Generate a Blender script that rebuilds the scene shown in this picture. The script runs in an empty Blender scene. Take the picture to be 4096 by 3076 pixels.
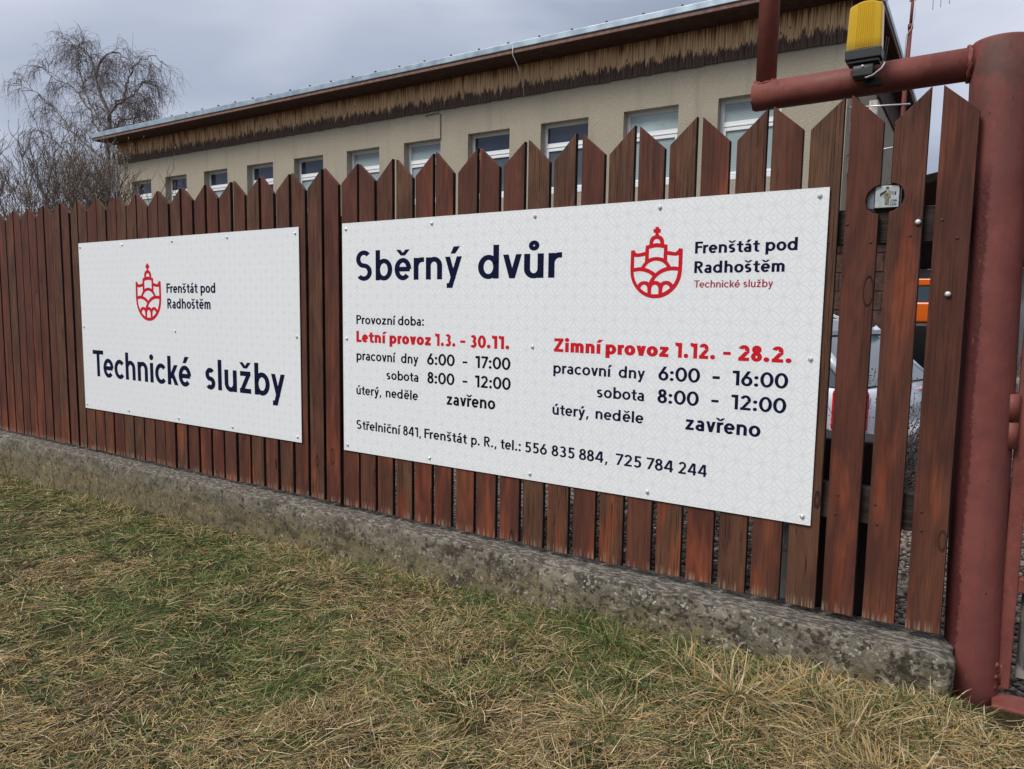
import bpy, bmesh, math, random
import numpy as np
from mathutils import Matrix, Vector
rad = math.radians
random.seed(7); RNG = np.random.default_rng(11)
SC = bpy.context.scene
COL = SC.collection
# ---------------------------------------------------------------- camera
# origin = camera height; the fence face is the plane y = 0, x runs along it, z is up (metres)
cam_d = bpy.data.cameras.new('camera'); cam = bpy.data.objects.new('camera', cam_d); COL.objects.link(cam)
cam_d.sensor_width = 36.0; cam_d.lens = 25.313; cam_d.clip_start = 0.05; cam_d.clip_end = 3000
_R = ((0.83868865, 0.54440874, 0.01484819), (-0.06732789, 0.07659016, 0.99478686), (-0.54043344, 0.83531615, -0.10088919))
cam.matrix_world = Matrix(((_R[0][0], _R[1][0], -_R[2][0], 0.0), (_R[0][1], _R[1][1], -_R[2][1], -2.85),
                           (_R[0][2], _R[1][2], -_R[2][2], 0.0), (0, 0, 0, 1)))
SC.camera = cam
# ---------------------------------------------------------------- world, sun, exposure
SUN_EL, SUN_AZ = 50.0, 205.0        # azimuth the light comes from, clockwise from +y
W = bpy.data.worlds.new('World'); SC.world = W; W.use_nodes = True
wt = W.node_tree; wt.nodes.clear()
def wn(t, **k):
    n = wt.nodes.new(t)
    for a, b in k.items(): setattr(n, a, b)
    return n
sky = wn('ShaderNodeTexSky', sky_type='NISHITA', sun_disc=False)
sky.sun_elevation = rad(SUN_EL); sky.sun_rotation = rad(SUN_AZ); sky.air_density = 1.4; sky.dust_density = 3.0
geo = wn('ShaderNodeTexCoord')
mp = wn('ShaderNodeMapping'); mp.inputs['Scale'].default_value = (1.0, 1.0, 3.4); mp.inputs['Location'].default_value = (3.1, 0.4, 0.2)
wt.links.new(geo.outputs['Generated'], mp.inputs['Vector'])
nz = wn('ShaderNodeTexNoise'); nz.inputs['Scale'].default_value = 1.7; nz.inputs['Detail'].default_value = 5; nz.inputs['Roughness'].default_value = 0.45; nz.inputs['Distortion'].default_value = 0.4
wt.links.new(mp.outputs[0], nz.inputs['Vector'])
# broad cloud masses: brighter overhead and to the left of the view, thicker towards the horizon
sep = wn('ShaderNodeSeparateXYZ'); wt.links.new(geo.outputs['Generated'], sep.inputs[0])
mr = wn('ShaderNodeMapRange'); mr.interpolation_type = 'SMOOTHSTEP'
mr.inputs['From Min'].default_value = 0.0; mr.inputs['From Max'].default_value = 0.62
mr.inputs['To Min'].default_value = 0.08; mr.inputs['To Max'].default_value = 0.62
wt.links.new(sep.outputs['Z'], mr.inputs['Value'])
dt = wn('ShaderNodeVectorMath', operation='DOT_PRODUCT'); dt.inputs[1].default_value = (-0.82, 0.36, 0.44)
wt.links.new(geo.outputs['Generated'], dt.inputs[0])
mr2 = wn('ShaderNodeMapRange'); mr2.interpolation_type = 'SMOOTHSTEP'
mr2.inputs['From Min'].default_value = 0.70; mr2.inputs['From Max'].default_value = 1.0
mr2.inputs['To Min'].default_value = 0.0; mr2.inputs['To Max'].default_value = 0.34
wt.links.new(dt.outputs['Value'], mr2.inputs['Value'])
mr3 = wn('ShaderNodeMapRange'); mr3.inputs['From Min'].default_value = 0.34; mr3.inputs['From Max'].default_value = 0.66
mr3.inputs['To Min'].default_value = -0.30; mr3.inputs['To Max'].default_value = 0.38
wt.links.new(nz.outputs['Fac'], mr3.inputs['Value'])
a1 = wn('ShaderNodeMath', operation='ADD'); a2 = wn('ShaderNodeMath', operation='ADD')
wt.links.new(mr.outputs[0], a1.inputs[0]); wt.links.new(mr2.outputs[0], a1.inputs[1])
wt.links.new(a1.outputs[0], a2.inputs[0]); wt.links.new(mr3.outputs[0], a2.inputs[1])
cr = wn('ShaderNodeValToRGB'); wt.links.new(a2.outputs[0], cr.inputs['Fac'])
K = 6.9
els = cr.color_ramp.elements
els[0].position = 0.0; els[0].color = (0.170, 0.200, 0.270, 1)
els[1].position = 1.0; els[1].color = (0.64, 0.645, 0.69, 1)
for pos, c in ((0.35, (0.30, 0.335, 0.42)), (0.62, (0.42, 0.45, 0.53)), (0.82, (0.54, 0.555, 0.62))):
    e = els.new(pos); e.color = (*c, 1)
sc_ = wn('ShaderNodeVectorMath', operation='SCALE'); sc_.inputs['Scale'].default_value = K
wt.links.new(cr.outputs[0], sc_.inputs[0])
mx = wn('ShaderNodeMixRGB'); mx.inputs['Fac'].default_value = 0.97
wt.links.new(sky.outputs[0], mx.inputs[1]); wt.links.new(sc_.outputs[0], mx.inputs[2])
bg = wn('ShaderNodeBackground'); bg.inputs['Strength'].default_value = 0.1
wo = wn('ShaderNodeOutputWorld')
wt.links.new(mx.outputs[0], bg.inputs[0]); wt.links.new(bg.outputs[0], wo.inputs[0])
sun_d = bpy.data.lights.new('sun', 'SUN'); sun_d.energy = 1.4; sun_d.angle = rad(22); sun_d.color = (1.0, 0.965, 0.91)
sun = bpy.data.objects.new('sun', sun_d); COL.objects.link(sun)
_d = Vector((math.sin(rad(SUN_AZ)) * math.cos(rad(SUN_EL)), math.cos(rad(SUN_AZ)) * math.cos(rad(SUN_EL)), math.sin(rad(SUN_EL))))
sun.rotation_euler = _d.to_track_quat('Z', 'Y').to_euler()
SC.view_settings.view_transform = 'Standard'; SC.view_settings.look = 'None'
SC.view_settings.gamma = 1.0; SC.view_settings.use_curve_mapping = False
SC.view_settings.exposure = 1.08
SC.render.engine = 'CYCLES'; SC.cycles.use_denoising = True; SC.cycles.max_bounces = 6
SC.cycles.transparent_max_bounces = 8

# ---------------------------------------------------------------- helpers
class M:
    """collects geometry and links it as ONE mesh object"""
    def __init__(s): s.v = []; s.f = []; s.mi = []; s.sm = []
    def poly(s, pts, mi=0, sm=False):
        i = len(s.v); s.v += [tuple(p) for p in pts]; s.f.append(tuple(range(i, i + len(pts)))); s.mi.append(mi); s.sm.append(sm)
    def box(s, x0, x1, y0, y1, z0, z1, mi=0):
        i = len(s.v)
        s.v += [(x, y, z) for z in (z0, z1) for y in (y0, y1) for x in (x0, x1)]
        for f in ((0, 2, 3, 1), (4, 5, 7, 6), (0, 1, 5, 4), (2, 6, 7, 3), (0, 4, 6, 2), (1, 3, 7, 5)):
            s.f.append(tuple(i + k for k in f)); s.mi.append(mi); s.sm.append(False)
        return s
    def prism(s, pts, y0, y1, mi=0):
        """outline in (x, z), counter-clockwise seen from -y, extruded from y0 (front) to y1"""
        n = len(pts); i = len(s.v)
        s.v += [(x, y0, z) for x, z in pts] + [(x, y1, z) for x, z in pts]
        s.f.append(tuple(range(i, i + n))); s.f.append(tuple(range(i + 2 * n - 1, i + n - 1, -1)))
        s.mi += [mi, mi]; s.sm += [False, False]
        for k in range(n):
            j = (k + 1) % n
            s.f.append((i + k, i + n + k, i + n + j, i + j)); s.mi.append(mi); s.sm.append(False)
        return s
    def tube(s, pts, radii, n=8, caps=True, mi=0, sm=True):
        P = [Vector(p) for p in pts]; i0 = len(s.v)
        if not hasattr(radii, '__len__'): radii = [radii] * len(P)
        t = (P[1] - P[0]).normalized(); up = Vector((0, 0, 1)) if abs(t.z) < .9 else Vector((0, 1, 0))
        a = t.cross(up).normalized()
        for k, p in enumerate(P):
            t = (P[min(k + 1, len(P) - 1)] - P[max(k - 1, 0)]).normalized()
            a = (a - t * a.dot(t)).normalized(); b = t.cross(a)
            for q in range(n):
                w = 2 * math.pi * q / n
                s.v.append(tuple(p + (a * math.cos(w) + b * math.sin(w)) * radii[k]))
        for k in range(len(P) - 1):
            for q in range(n):
                r = (q + 1) % n
                s.f.append((i0 + k * n + q, i0 + k * n + r, i0 + (k + 1) * n + r, i0 + (k + 1) * n + q)); s.mi.append(mi); s.sm.append(sm)
        if caps:
            s.f.append(tuple(i0 + q for q in range(n - 1, -1, -1))); s.mi.append(mi); s.sm.append(False)
            s.f.append(tuple(i0 + (len(P) - 1) * n + q for q in range(n))); s.mi.append(mi); s.sm.append(False)
        return s
    def mesh(s, name, mats):
        me = bpy.data.meshes.new(name); me.from_pydata(s.v, [], s.f)
        for m in (mats if isinstance(mats, (list, tuple)) else [mats]): me.materials.append(m)
        me.polygons.foreach_set('material_index', s.mi); me.polygons.foreach_set('use_smooth', s.sm)
        me.update(); return me
    def build(s, name, mats, parent=None, loc=(0, 0, 0), bevel=0, seg=2):
        o = obj(name, s.mesh(name, mats), parent, loc)
        if bevel:
            b = o.modifiers.new('bevel', 'BEVEL'); b.width = bevel; b.segments = seg; b.limit_method = 'ANGLE'; b.angle_limit = rad(35)
        return o
def obj(name, me, parent=None, loc=(0, 0, 0)):
    o = bpy.data.objects.new(name, me); COL.objects.link(o); o.location = loc
    if parent is not None: o.parent = parent
    return o
def tag(o, label=None, cat=None, group=None, kind=None):
    if label: o['label'] = label
    if cat: o['category'] = cat
    if group: o['group'] = group
    if kind: o['kind'] = kind
    return o
def thing(name, label, cat, loc=(0, 0, 0), group=None):
    o = obj(name, None, None, loc); o.empty_display_size = .2
    return tag(o, label, cat, group)
def npmesh(name, verts, faces_flat, nper, mat, col=None, colname='Col', smooth=False):
    me = bpy.data.meshes.new(name)
    nf = len(faces_flat) // nper
    me.vertices.add(len(verts)); me.vertices.foreach_set('co', np.asarray(verts, np.float32).ravel())
    me.loops.add(len(faces_flat)); me.loops.foreach_set('vertex_index', np.asarray(faces_flat, np.int32))
    me.polygons.add(nf); me.polygons.foreach_set('loop_start', np.arange(0, nf * nper, nper, dtype=np.int32))
    try: me.polygons.foreach_set('loop_total', np.full(nf, nper, np.int32))
    except Exception: pass
    if col is not None:
        at = me.attributes.new(colname, 'FLOAT_COLOR', 'POINT')
        c4 = np.ones((len(verts), 4), np.float32); c4[:, :3] = col; at.data.foreach_set('color', c4.ravel())
    me.materials.append(mat); me.update(calc_edges=True)
    if smooth: me.polygons.foreach_set('use_smooth', np.ones(nf, bool))
    return me
def vnoise(x, y, s, seed=0):
    """smooth value noise in numpy, 0..1"""
    r = np.random.default_rng(seed); T = r.random((64, 64)); X = np.asarray(x) * s + 1000.3; Y = np.asarray(y) * s + 1000.7
    i = np.floor(X).astype(int); j = np.floor(Y).astype(int); u = X - i; v = Y - j
    u = u * u * (3 - 2 * u); v = v * v * (3 - 2 * v)
    g = lambda a, b: T[a % 64, b % 64]
    return (g(i, j) * (1 - u) + g(i + 1, j) * u) * (1 - v) + (g(i, j + 1) * (1 - u) + g(i + 1, j + 1) * u) * v

# ---------------------------------------------------------------- materials
class NT:
    def __init__(s, name, rough=.7, spec=.4, metal=0.0):
        s.m = bpy.data.materials.new(name); s.m.use_nodes = True; s.t = s.m.node_tree
        s.b = s.t.nodes['Principled BSDF']; s.b.inputs['Roughness'].default_value = rough
        s.b.inputs['Specular IOR Level'].default_value = spec; s.b.inputs['Metallic'].default_value = metal
        s._tc = None
    def n(s, t, **k):
        x = s.t.nodes.new('ShaderNode' + t)
        for a, b in k.items(): setattr(x, a, b)
        return x
    def l(s, a, b): s.t.links.new(a, b)
    def set(s, sock, v):
        if isinstance(v, bpy.types.NodeSocket): s.l(v, sock)
        else: sock.default_value = v
    def tc(s):
        if s._tc is None: s._tc = s.n('TexCoord')
        return s._tc.outputs['Object']
    def mapv(s, scale=(1, 1, 1), loc=(0, 0, 0), src=None, rnd=0):
        v = src or s.tc()
        if rnd:
            oi = s.n('ObjectInfo'); sc = s.n('VectorMath', operation='SCALE'); cx = s.n('CombineXYZ')
            for i in range(3): s.l(oi.outputs['Random'], cx.inputs[i])
            s.l(cx.outputs[0], sc.inputs[0]); sc.inputs['Scale'].default_value = rnd
            ad = s.n('VectorMath', operation='ADD'); s.l(v, ad.inputs[0]); s.l(sc.outputs[0], ad.inputs[1]); v = ad.outputs[0]
        m = s.n('Mapping'); m.inputs['Scale'].default_value = scale; m.inputs['Location'].default_value = loc
        s.l(v, m.inputs['Vector']); return m.outputs[0]
    def noise(s, vec, scale=5, detail=4, rough=.5, dist=0):
        x = s.n('TexNoise'); s.l(vec, x.inputs['Vector']); x.inputs['Scale'].default_value = scale
        x.inputs['Detail'].default_value = detail; x.inputs['Roughness'].default_value = rough; x.inputs['Distortion'].default_value = dist
        return x.outputs['Fac']
    def voro(s, vec, scale=5, feat='F1'):
        x = s.n('TexVoronoi', feature=feat); s.l(vec, x.inputs['Vector']); x.inputs['Scale'].default_value = scale
        return x.outputs['Distance']
    def rng(s, v, a, b, c=0.0, d=1.0, smooth=True):
        x = s.n('MapRange'); x.interpolation_type = 'SMOOTHSTEP' if smooth else 'LINEAR'
        s.l(v, x.inputs['Value']); x.inputs['From Min'].default_value = a; x.inputs['From Max'].default_value = b
        x.inputs['To Min'].default_value = c; x.inputs['To Max'].default_value = d; return x.outputs[0]
    def math(s, op, a, b=0.0, c=None):
        x = s.n('Math', operation=op); s.set(x.inputs[0], a); s.set(x.inputs[1], b)
        if c is not None: s.set(x.inputs[2], c)
        return x.outputs[0]
    def mix(s, f, a, b, mode='MIX'):
        x = s.n('MixRGB', blend_type=mode); s.set(x.inputs[0], f)
        for k, v in ((1, a), (2, b)):
            if isinstance(v, (tuple, list)): v = (*v[:3], 1)
            s.set(x.inputs[k], v)
        return x.outputs[0]
    def col(s, v):
        s.set(s.b.inputs['Base Color'], (*v, 1) if isinstance(v, tuple) else v); return s
    def bump(s, h, strength=.3, dist=.01):
        x = s.n('Bump'); x.inputs['Strength'].default_value = strength; x.inputs['Distance'].default_value = dist
        s.l(h, x.inputs['Height']); s.l(x.outputs[0], s.b.inputs['Normal']); return s
    def rnd(s): return s.n('ObjectInfo').outputs['Random']
def plain(name, c, rough=.7, spec=.4, metal=0.0, var=.12, sc=20):
    t = NT(name, rough, spec, metal)
    n = t.noise(t.mapv(), sc, 5, .6)
    t.col(t.mix(t.rng(n, .3, .7), tuple(x * (1 - var) for x in c), tuple(min(1, x * (1 + var)) for x in c)))
    return t.m

# weathered stained fence wood; object origin is the foot of each board, z along the grain
def wood_stain():
    t = NT('stained_wood', .72, .28)
    R = t.rnd(); fr = lambda k: t.math('FRACT', t.math('MULTIPLY', R, k))
    g1 = t.noise(t.mapv((110, 40, 3.0), rnd=37), 1, 5, .62, .3)     # fine grain
    lowf = t.noise(t.mapv((11, 11, .75), rnd=61), 1, 2, .4, .8)     # growth rings cut lengthwise
    ring = t.math('SINE', t.math('MULTIPLY', lowf, 75.0))
    pt = t.noise(t.mapv((9, 9, 1.7), rnd=83), 1, 3, .5, .4)         # where stain is left
    pb = t.noise(t.mapv((22, 22, 6.0), rnd=19), 1, 5, .7, .5)       # grey mould
    bl = t.noise(t.mapv((12, 12, 3.2), rnd=47), 1, 3, .6, .6)
    z = t.n('SeparateXYZ'); t.l(t.tc(), z.inputs[0])
    oi_ = t.n('ObjectInfo'); tone = t.n('SeparateXYZ'); t.l(oi_.outputs['Color'], tone.inputs[0])      # each board's own stain tone
    f = t.rng(t.math('ADD', tone.outputs[0], t.math('MULTIPLY', t.math('SUBTRACT', pt, .5), 1.0)), .02, .88)
    brown = t.mix(t.rng(bl, .3, .7), (.076, .034, .020), (.130, .062, .033))
    red = t.mix(t.rng(bl, .3, .7), (.068, .021, .014), (.116, .036, .022))
    base = t.mix(f, brown, red)
    low = t.rng(z.outputs['Z'], .05, 1.0, .085, -.05)
    org = t.rng(t.math('ADD', t.math('ADD', t.noise(t.mapv((13, 13, 2.0), rnd=11), 1, 3, .5, .4), low), t.math('MULTIPLY', fr(13.7), .14)), .61, .80)
    base = t.mix(t.math('MULTIPLY', org, .70), base, t.mix(t.rng(bl, .3, .7), (.165, .037, .017), (.27, .070, .027)))
    base = t.mix(t.rng(pb, .55, .80, 0, .62), base, (.042, .028, .023))
    base = t.mix(t.math('MULTIPLY', t.rng(ring, .1, .9), .22), base, (.035, .015, .010))
    base = t.mix(t.math('MULTIPLY', t.rng(g1, .50, .72), .38), base, (.030, .014, .010))
    ck = t.noise(t.mapv((85, 60, 1.0), rnd=7), 1, 2, .4, .5)
    ckm = t.math('MULTIPLY', t.rng(t.math('ABSOLUTE', t.math('SUBTRACT', ck, .5)), .020, .004), t.math('MULTIPLY', t.rng(pb, .38, .56), t.rng(f, 1.15, .1)))
    base = t.mix(t.math('MULTIPLY', ckm, .9), base, (.012, .007, .005))
    kv = t.n('TexVoronoi'); t.l(t.mapv((7.5, 3, 2.4), rnd=23), kv.inputs['Vector']); kv.inputs['Scale'].default_value = 1
    kc = t.n('SeparateXYZ'); t.l(kv.outputs['Color'], kc.inputs[0])
    wob = t.math('ADD', kv.outputs['Distance'], t.math('MULTIPLY', t.math('SUBTRACT', bl, .5), .10))
    on = t.rng(kc.outputs[0], .52, .55); kn = t.math('MULTIPLY', t.rng(wob, .125, .085), on); kr = t.math('MULTIPLY', t.rng(t.math('ABSOLUTE', t.math('SUBTRACT', wob, .115)), .022, .006), on)
    base = t.mix(t.math('MULTIPLY', kn, .55), base, (.085, .030, .016)); base = t.mix(t.math('MULTIPLY', kr, .8), base, (.018, .008, .006))
    foot = t.math('MULTIPLY', t.rng(t.math('ADD', z.outputs['Z'], t.math('MULTIPLY', pb, .05)), .075, .03), t.rng(g1, .48, .58))
    base = t.mix(t.math('MULTIPLY', foot, .55), base, (.34, .25, .17))
    t.col(base)
    h = t.math('SUBTRACT', t.math('ADD', t.math('MULTIPLY', g1, .7), t.math('MULTIPLY', ring, .08)), t.math('MULTIPLY', t.math('ADD', ckm, kr), 1.3))
    t.bump(h, .6, .004)
    t.l(t.rng(g1, .3, .7, .60, .88), t.b.inputs['Roughness'])
    return t.m
WOOD = wood_stain(); WEDGE = plain('gap_shaded_sawn_edge', (.020, .012, .009), .9, .15, var=.5, sc=35)  # board sides: sawn wood, with the shade of the gaps put into its colour
def wood_dark():
    t = NT('weathered_rail_wood', .8, .25)
    g = t.noise(t.mapv((3, 40, 60)), 1, 5, .6, .4); g2 = t.noise(t.mapv((8, 8, 8)), 1, 4)
    c = t.mix(t.rng(g, .35, .65), (.014, .010, .009), (.045, .033, .028)); t.col(t.mix(t.rng(g2, .5, .7, 0, .4), c, (.075, .06, .05)))
    t.bump(g, .6, .006); return t.m
RAIL = wood_dark()
def wood_grey():
    t = NT('bare_grey_wood', .85, .2)
    g = t.noise(t.mapv((60, 40, 2), rnd=31), 1, 5, .6, .5); p = t.noise(t.mapv((20, 20, 6), rnd=5), 1, 4, .6)
    c = t.mix(t.rng(g, .35, .65), (.05, .045, .042), (.17, .155, .14)); t.col(t.mix(t.rng(p, .5, .62), c, (.27, .25, .22)))
    t.bump(g, .6, .006); return t.m
GREYW = wood_grey()
def red_paint():
    t = NT('red_oxide_paint', .62, .35)
    n1 = t.noise(t.mapv((9, 9, 9)), 1, 6, .65); n2 = t.noise(t.mapv((40, 40, 3)), 1, 4, .6); n3 = t.noise(t.mapv((130, 130, 130)), 1, 3, .6)
    c = t.mix(t.rng(n1, .3, .7), (.145, .038, .030), (.220, .062, .048))
    c = t.mix(t.rng(n2, .45, .75, 0, .45), c, (.125, .045, .040))
    vp = t.voro(t.mapv((1, 1, 1)), 26); pit = t.math('MULTIPLY', t.rng(vp, .11, .06), t.rng(n1, .50, .60))
    c = t.mix(t.math('MULTIPLY', pit, .8), c, (.03, .014, .012))
    ch = t.math('MULTIPLY', t.rng(t.noise(t.mapv((22, 22, 9)), 1, 5, .7, .5), .66, .72), 1.0)
    c = t.mix(t.math('MULTIPLY', ch, .55), c, (.085, .030, .026))
    sr = t.noise(t.mapv((5, 5, 5), loc=(7, 1, 2)), 1, 6, .75, .4); c = t.mix(t.rng(sr, .56, .72, 0, .75), c, (.062, .026, .020))
    c = t.mix(t.rng(t.noise(t.mapv((60, 60, 60)), 1, 4, .7), .60, .72, 0, .5), c, (.27, .10, .08))
    t.col(c); t.bump(t.math('ADD', t.math('MULTIPLY', n3, .5), t.math('MULTIPLY', n1, 1.6)), .25, .005)
    t.l(t.rng(n1, .3, .7, .5, .75), t.b.inputs['Roughness']); return t.m
REDP = red_paint()
def red_post_paint():
    t = NT('red_oxide_paint_with_raw_edge', .66, .3)
    n1 = t.noise(t.mapv((7, 7, 7)), 1, 6, .65); n2 = t.noise(t.mapv((30, 30, 2)), 1, 4, .6); n3 = t.noise(t.mapv((150, 150, 150)), 1, 3, .6)
    c = t.mix(t.rng(n1, .3, .7), (.145, .040, .034), (.205, .060, .050))
    c = t.mix(t.rng(n2, .42, .75, 0, .55), c, (.125, .050, .046))
    sp = t.n('SeparateXYZ'); t.l(t.tc(), sp.inputs[0])
    rag = t.noise(t.mapv((60, 60, 45)), 1, 3, .7); rg2 = t.noise(t.mapv((8, 8, 3)), 1, 2, .5)
    e = t.math('ADD', sp.outputs['X'], t.math('MULTIPLY', t.math('SUBTRACT', rag, .5), .03))
    e = t.math('ADD', e, t.math('MULTIPLY', t.math('SUBTRACT', rg2, .5), .03))
    strip = t.math('MULTIPLY', t.rng(e, -.046, -.056), t.rng(sp.outputs['Z'], 2.0, 1.85))
    c = t.mix(t.math('MULTIPLY', strip, .85), c, (.062, .012, .012))
    pit = t.math('MULTIPLY', t.rng(t.voro(t.mapv((1, 1, .6)), 24), .10, .06), t.rng(n1, .48, .60))
    c = t.mix(t.math('MULTIPLY', pit, .8), c, (.03, .014, .012))
    ch = t.rng(t.noise(t.mapv((16, 16, 10)), 1, 6, .75, .6), .64, .70)
    c = t.mix(t.math('MULTIPLY', ch, .45), c, (.085, .032, .028))
    c = t.mix(t.rng(t.noise(t.mapv((50, 50, 18)), 1, 5, .75), .58, .74, 0, .5), c, (.26, .10, .085))
    c = t.mix(t.math('MULTIPLY', t.rng(sp.outputs['Z'], 1.75, 2.25), t.rng(n1, .48, .66)), c, (.10, .045, .036))
    t.col(c); t.bump(t.math('ADD', t.math('ADD', t.math('MULTIPLY', n3, .5), t.math('MULTIPLY', n1, 1.2)), t.math('MULTIPLY', t.math('MULTIPLY', strip, rag), 3)), .25, .005)
    return t.m
REDPOST = red_post_paint()
def concrete():
    t = NT('old_concrete', .92, .2)
    big = t.noise(t.mapv((2.2, 2.2, 5)), 1, 5, .6); md = t.noise(t.mapv((16, 16, 16)), 1, 6, .65); fn = t.noise(t.mapv((110, 110, 110)), 1, 4, .6)
    c = t.mix(t.rng(md, .3, .7), (.135, .118, .088), (.260, .230, .175))
    c = t.mix(t.rng(fn, .35, .7, 0, .5), c, (.085, .075, .062))
    sp = t.n('SeparateXYZ'); t.l(t.tc(), sp.inputs[0])
    zz = t.math('ADD', sp.outputs['Z'], t.math('MULTIPLY', t.math('SUBTRACT', big, .5), .22))
    alg = t.math('MULTIPLY', t.rng(zz, -1.19, -1.30), t.rng(md, .25, .55))
    c = t.mix(t.math('MULTIPLY', alg, .60), c, (.165, .130, .042))
    blot = t.rng(t.noise(t.mapv((7, 7, 9), loc=(3, 8, 1)), 1, 6, .75, .5), .50, .60)
    c = t.mix(t.math('MULTIPLY', blot, t.rng(sp.outputs['X'], -5, -.5, .35, .92)), c, (.040, .031, .023))
    # dark and pale lichen crusts
    w = t.n('VectorMath', operation='ADD'); t.l(t.mapv((1, 1, 1)), w.inputs[0]); wx = t.n('VectorMath', operation='SCALE')
    nn = t.n('TexNoise'); t.l(t.mapv((30, 30, 30)), nn.inputs['Vector']); nn.inputs['Scale'].default_value = 1
    t.l(nn.outputs['Color'], wx.inputs[0]); wx.inputs['Scale'].default_value = .035; t.l(wx.outputs[0], w.inputs[1])
    dens = t.rng(t.noise(t.mapv((1.1, 1, 1), loc=(4, 0, 0)), 1, 3), .35, .65)
    rgt = t.rng(sp.outputs['X'], -3.2, -.3, .0, 1.0)
    dv = t.voro(w.outputs[0], 34); pv = t.voro(w.outputs[0], 47)
    dk = t.math('MULTIPLY', t.rng(dv, .46, .30), t.rng(t.math('ADD', t.noise(t.mapv((17, 17, 12), loc=(9, 3, 1)), 1, 4, .7), t.math('MULTIPLY', rgt, .06)), .46, .56))
    c = t.mix(t.math('MULTIPLY', dk, .85), c, (.040, .031, .025))
    pl = t.math('MULTIPLY', t.rng(pv, .36, .24), t.rng(t.math('ADD', t.noise(t.mapv((13, 13, 13), loc=(2, 7, 5)), 1, 4, .6), t.math('MULTIPLY', rgt, .10)), .54, .66))
    c = t.mix(t.math('MULTIPLY', pl, .8), c, (.42, .40, .34))
    fl = t.rng(t.noise(t.mapv((28, 28, 28), loc=(6, 2, 8)), 1, 5, .75, .6), .57, .62)
    c = t.mix(t.math('MULTIPLY', fl, t.rng(sp.outputs['X'], -4, -.8, .2, .65)), c, (.33, .31, .26))
    st = t.math('MULTIPLY', t.rng(t.noise(t.mapv((38, 38, 3.5), loc=(1, 1, 3)), 1, 3, .5), .60, .66), t.rng(md, .4, .6))
    c = t.mix(t.math('MULTIPLY', st, .6), c, (.05, .042, .035))
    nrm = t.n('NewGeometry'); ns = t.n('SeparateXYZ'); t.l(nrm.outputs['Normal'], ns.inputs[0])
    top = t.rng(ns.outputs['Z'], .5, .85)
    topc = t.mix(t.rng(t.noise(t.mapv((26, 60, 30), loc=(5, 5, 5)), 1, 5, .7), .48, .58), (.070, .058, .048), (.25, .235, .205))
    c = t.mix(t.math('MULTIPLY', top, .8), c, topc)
    t.col(c); t.bump(t.math('ADD', t.math('MULTIPLY', md, 1.5), t.math('ADD', fn, t.math('MULTIPLY', dv, .8))), .6, .008); return t.m
CONC = concrete()
def render_wall():
    t = NT('rough_render', .95, .15)
    f = t.noise(t.mapv((45, 45, 45)), 1, 4, .7); b = t.noise(t.mapv((.6, .6, .9)), 1, 5, .6); s_ = t.noise(t.mapv((3.5, 3.5, .35)), 1, 4, .55)
    f2 = t.noise(t.mapv((14, 14, 14)), 1, 4, .6)
    c = t.mix(t.rng(f, .3, .7), (.325, .285, .215), (.495, .445, .350)); c = t.mix(t.rng(b, .35, .7, 0, .5), c, (.33, .295, .235))
    c = t.mix(t.rng(f2, .35, .7, 0, .3), c, (.33, .295, .235))
    c = t.mix(t.rng(s_, .52, .72, 0, .45), c, (.26, .235, .19)); t.col(c); t.bump(f, .8, .02); return t.m
WALL = render_wall()
def fascia():
    # object z is 0 at the lower edge, about .62 at the top
    t = NT('peeling_stained_cladding', .8, .25)
    sp = t.n('SeparateXYZ'); t.l(t.tc(), sp.inputs[0])
    hi = t.noise(t.mapv((13, 1, .5)), 1, 4, .75, .3); hi2 = t.noise(t.mapv((42, 1, 1.4), loc=(3, 0, 0)), 1, 4, .6); lo = t.noise(t.mapv((.8, 1, .1)), 1, 3)
    brd = t.noise(t.mapv((5.2, 1, .1), loc=(1, 0, 4)), 1, 2, .6)
    edge = t.math('ADD', t.math('MULTIPLY', hi, .34), t.math('ADD', t.math('MULTIPLY', hi2, .36), t.math('MULTIPLY', brd, .26)))
    edge = t.math('ADD', edge, t.math('MULTIPLY', lo, .10))
    d = t.math('SUBTRACT', sp.outputs['Z'], t.math('ADD', t.math('MULTIPLY', edge, 1.35), -.50))
    peel = t.rng(d, -.005, .012)
    grey = t.mix(t.rng(hi2, .35, .65), (.050, .030, .024), (.17, .115, .092))
    brn = t.mix(t.rng(hi2, .35, .65), (.15, .052, .026), (.30, .125, .058))
    tan = t.mix(t.rng(hi2, .3, .6), (.52, .29, .14), (.90, .62, .37))
    tm = t.rng(t.math('ADD', t.noise(t.mapv((17, 1, 1.1), loc=(8, 0, 2)), 1, 4, .7), t.rng(sp.outputs['X'], -20, -6, -.06, .10)), .38, .48)
    tm = t.math('MULTIPLY', tm, t.rng(t.math('ADD', d, t.math('MULTIPLY', hi, .35)), .62, .38))
    up = t.mix(tm, brn, tan)
    kn = t.rng(t.voro(t.mapv((4.5, 1, 3.2)), 1), .11, .06)
    up = t.mix(t.math('MULTIPLY', kn, .7), up, (.07, .025, .015))
    t.col(t.mix(peel, grey, up)); t.bump(t.math('ADD', hi2, hi), .3, .01); return t.m
FASC = fascia()
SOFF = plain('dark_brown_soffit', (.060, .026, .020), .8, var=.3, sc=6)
EDGEW = plain('faded_edge_board', (.20, .115, .095), .8, var=.25, sc=9)
def zinc():
    t = NT('zinc_sheet', .42, .5, .55)
    n = t.noise(t.mapv((3, 3, 3)), 1, 4, .6); v = t.noise(t.mapv((1.2, 1, 1)), 1, 2)
    t.col(t.mix(t.rng(n, .35, .65), (.27, .34, .40), (.42, .50, .56))); t.l(t.rng(v, .3, .7, .35, .55), t.b.inputs['Roughness']); return t.m
ZINC = zinc()
UPVC = plain('white_window_frame', (.78, .79, .80), .35, .5, var=.03)
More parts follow.
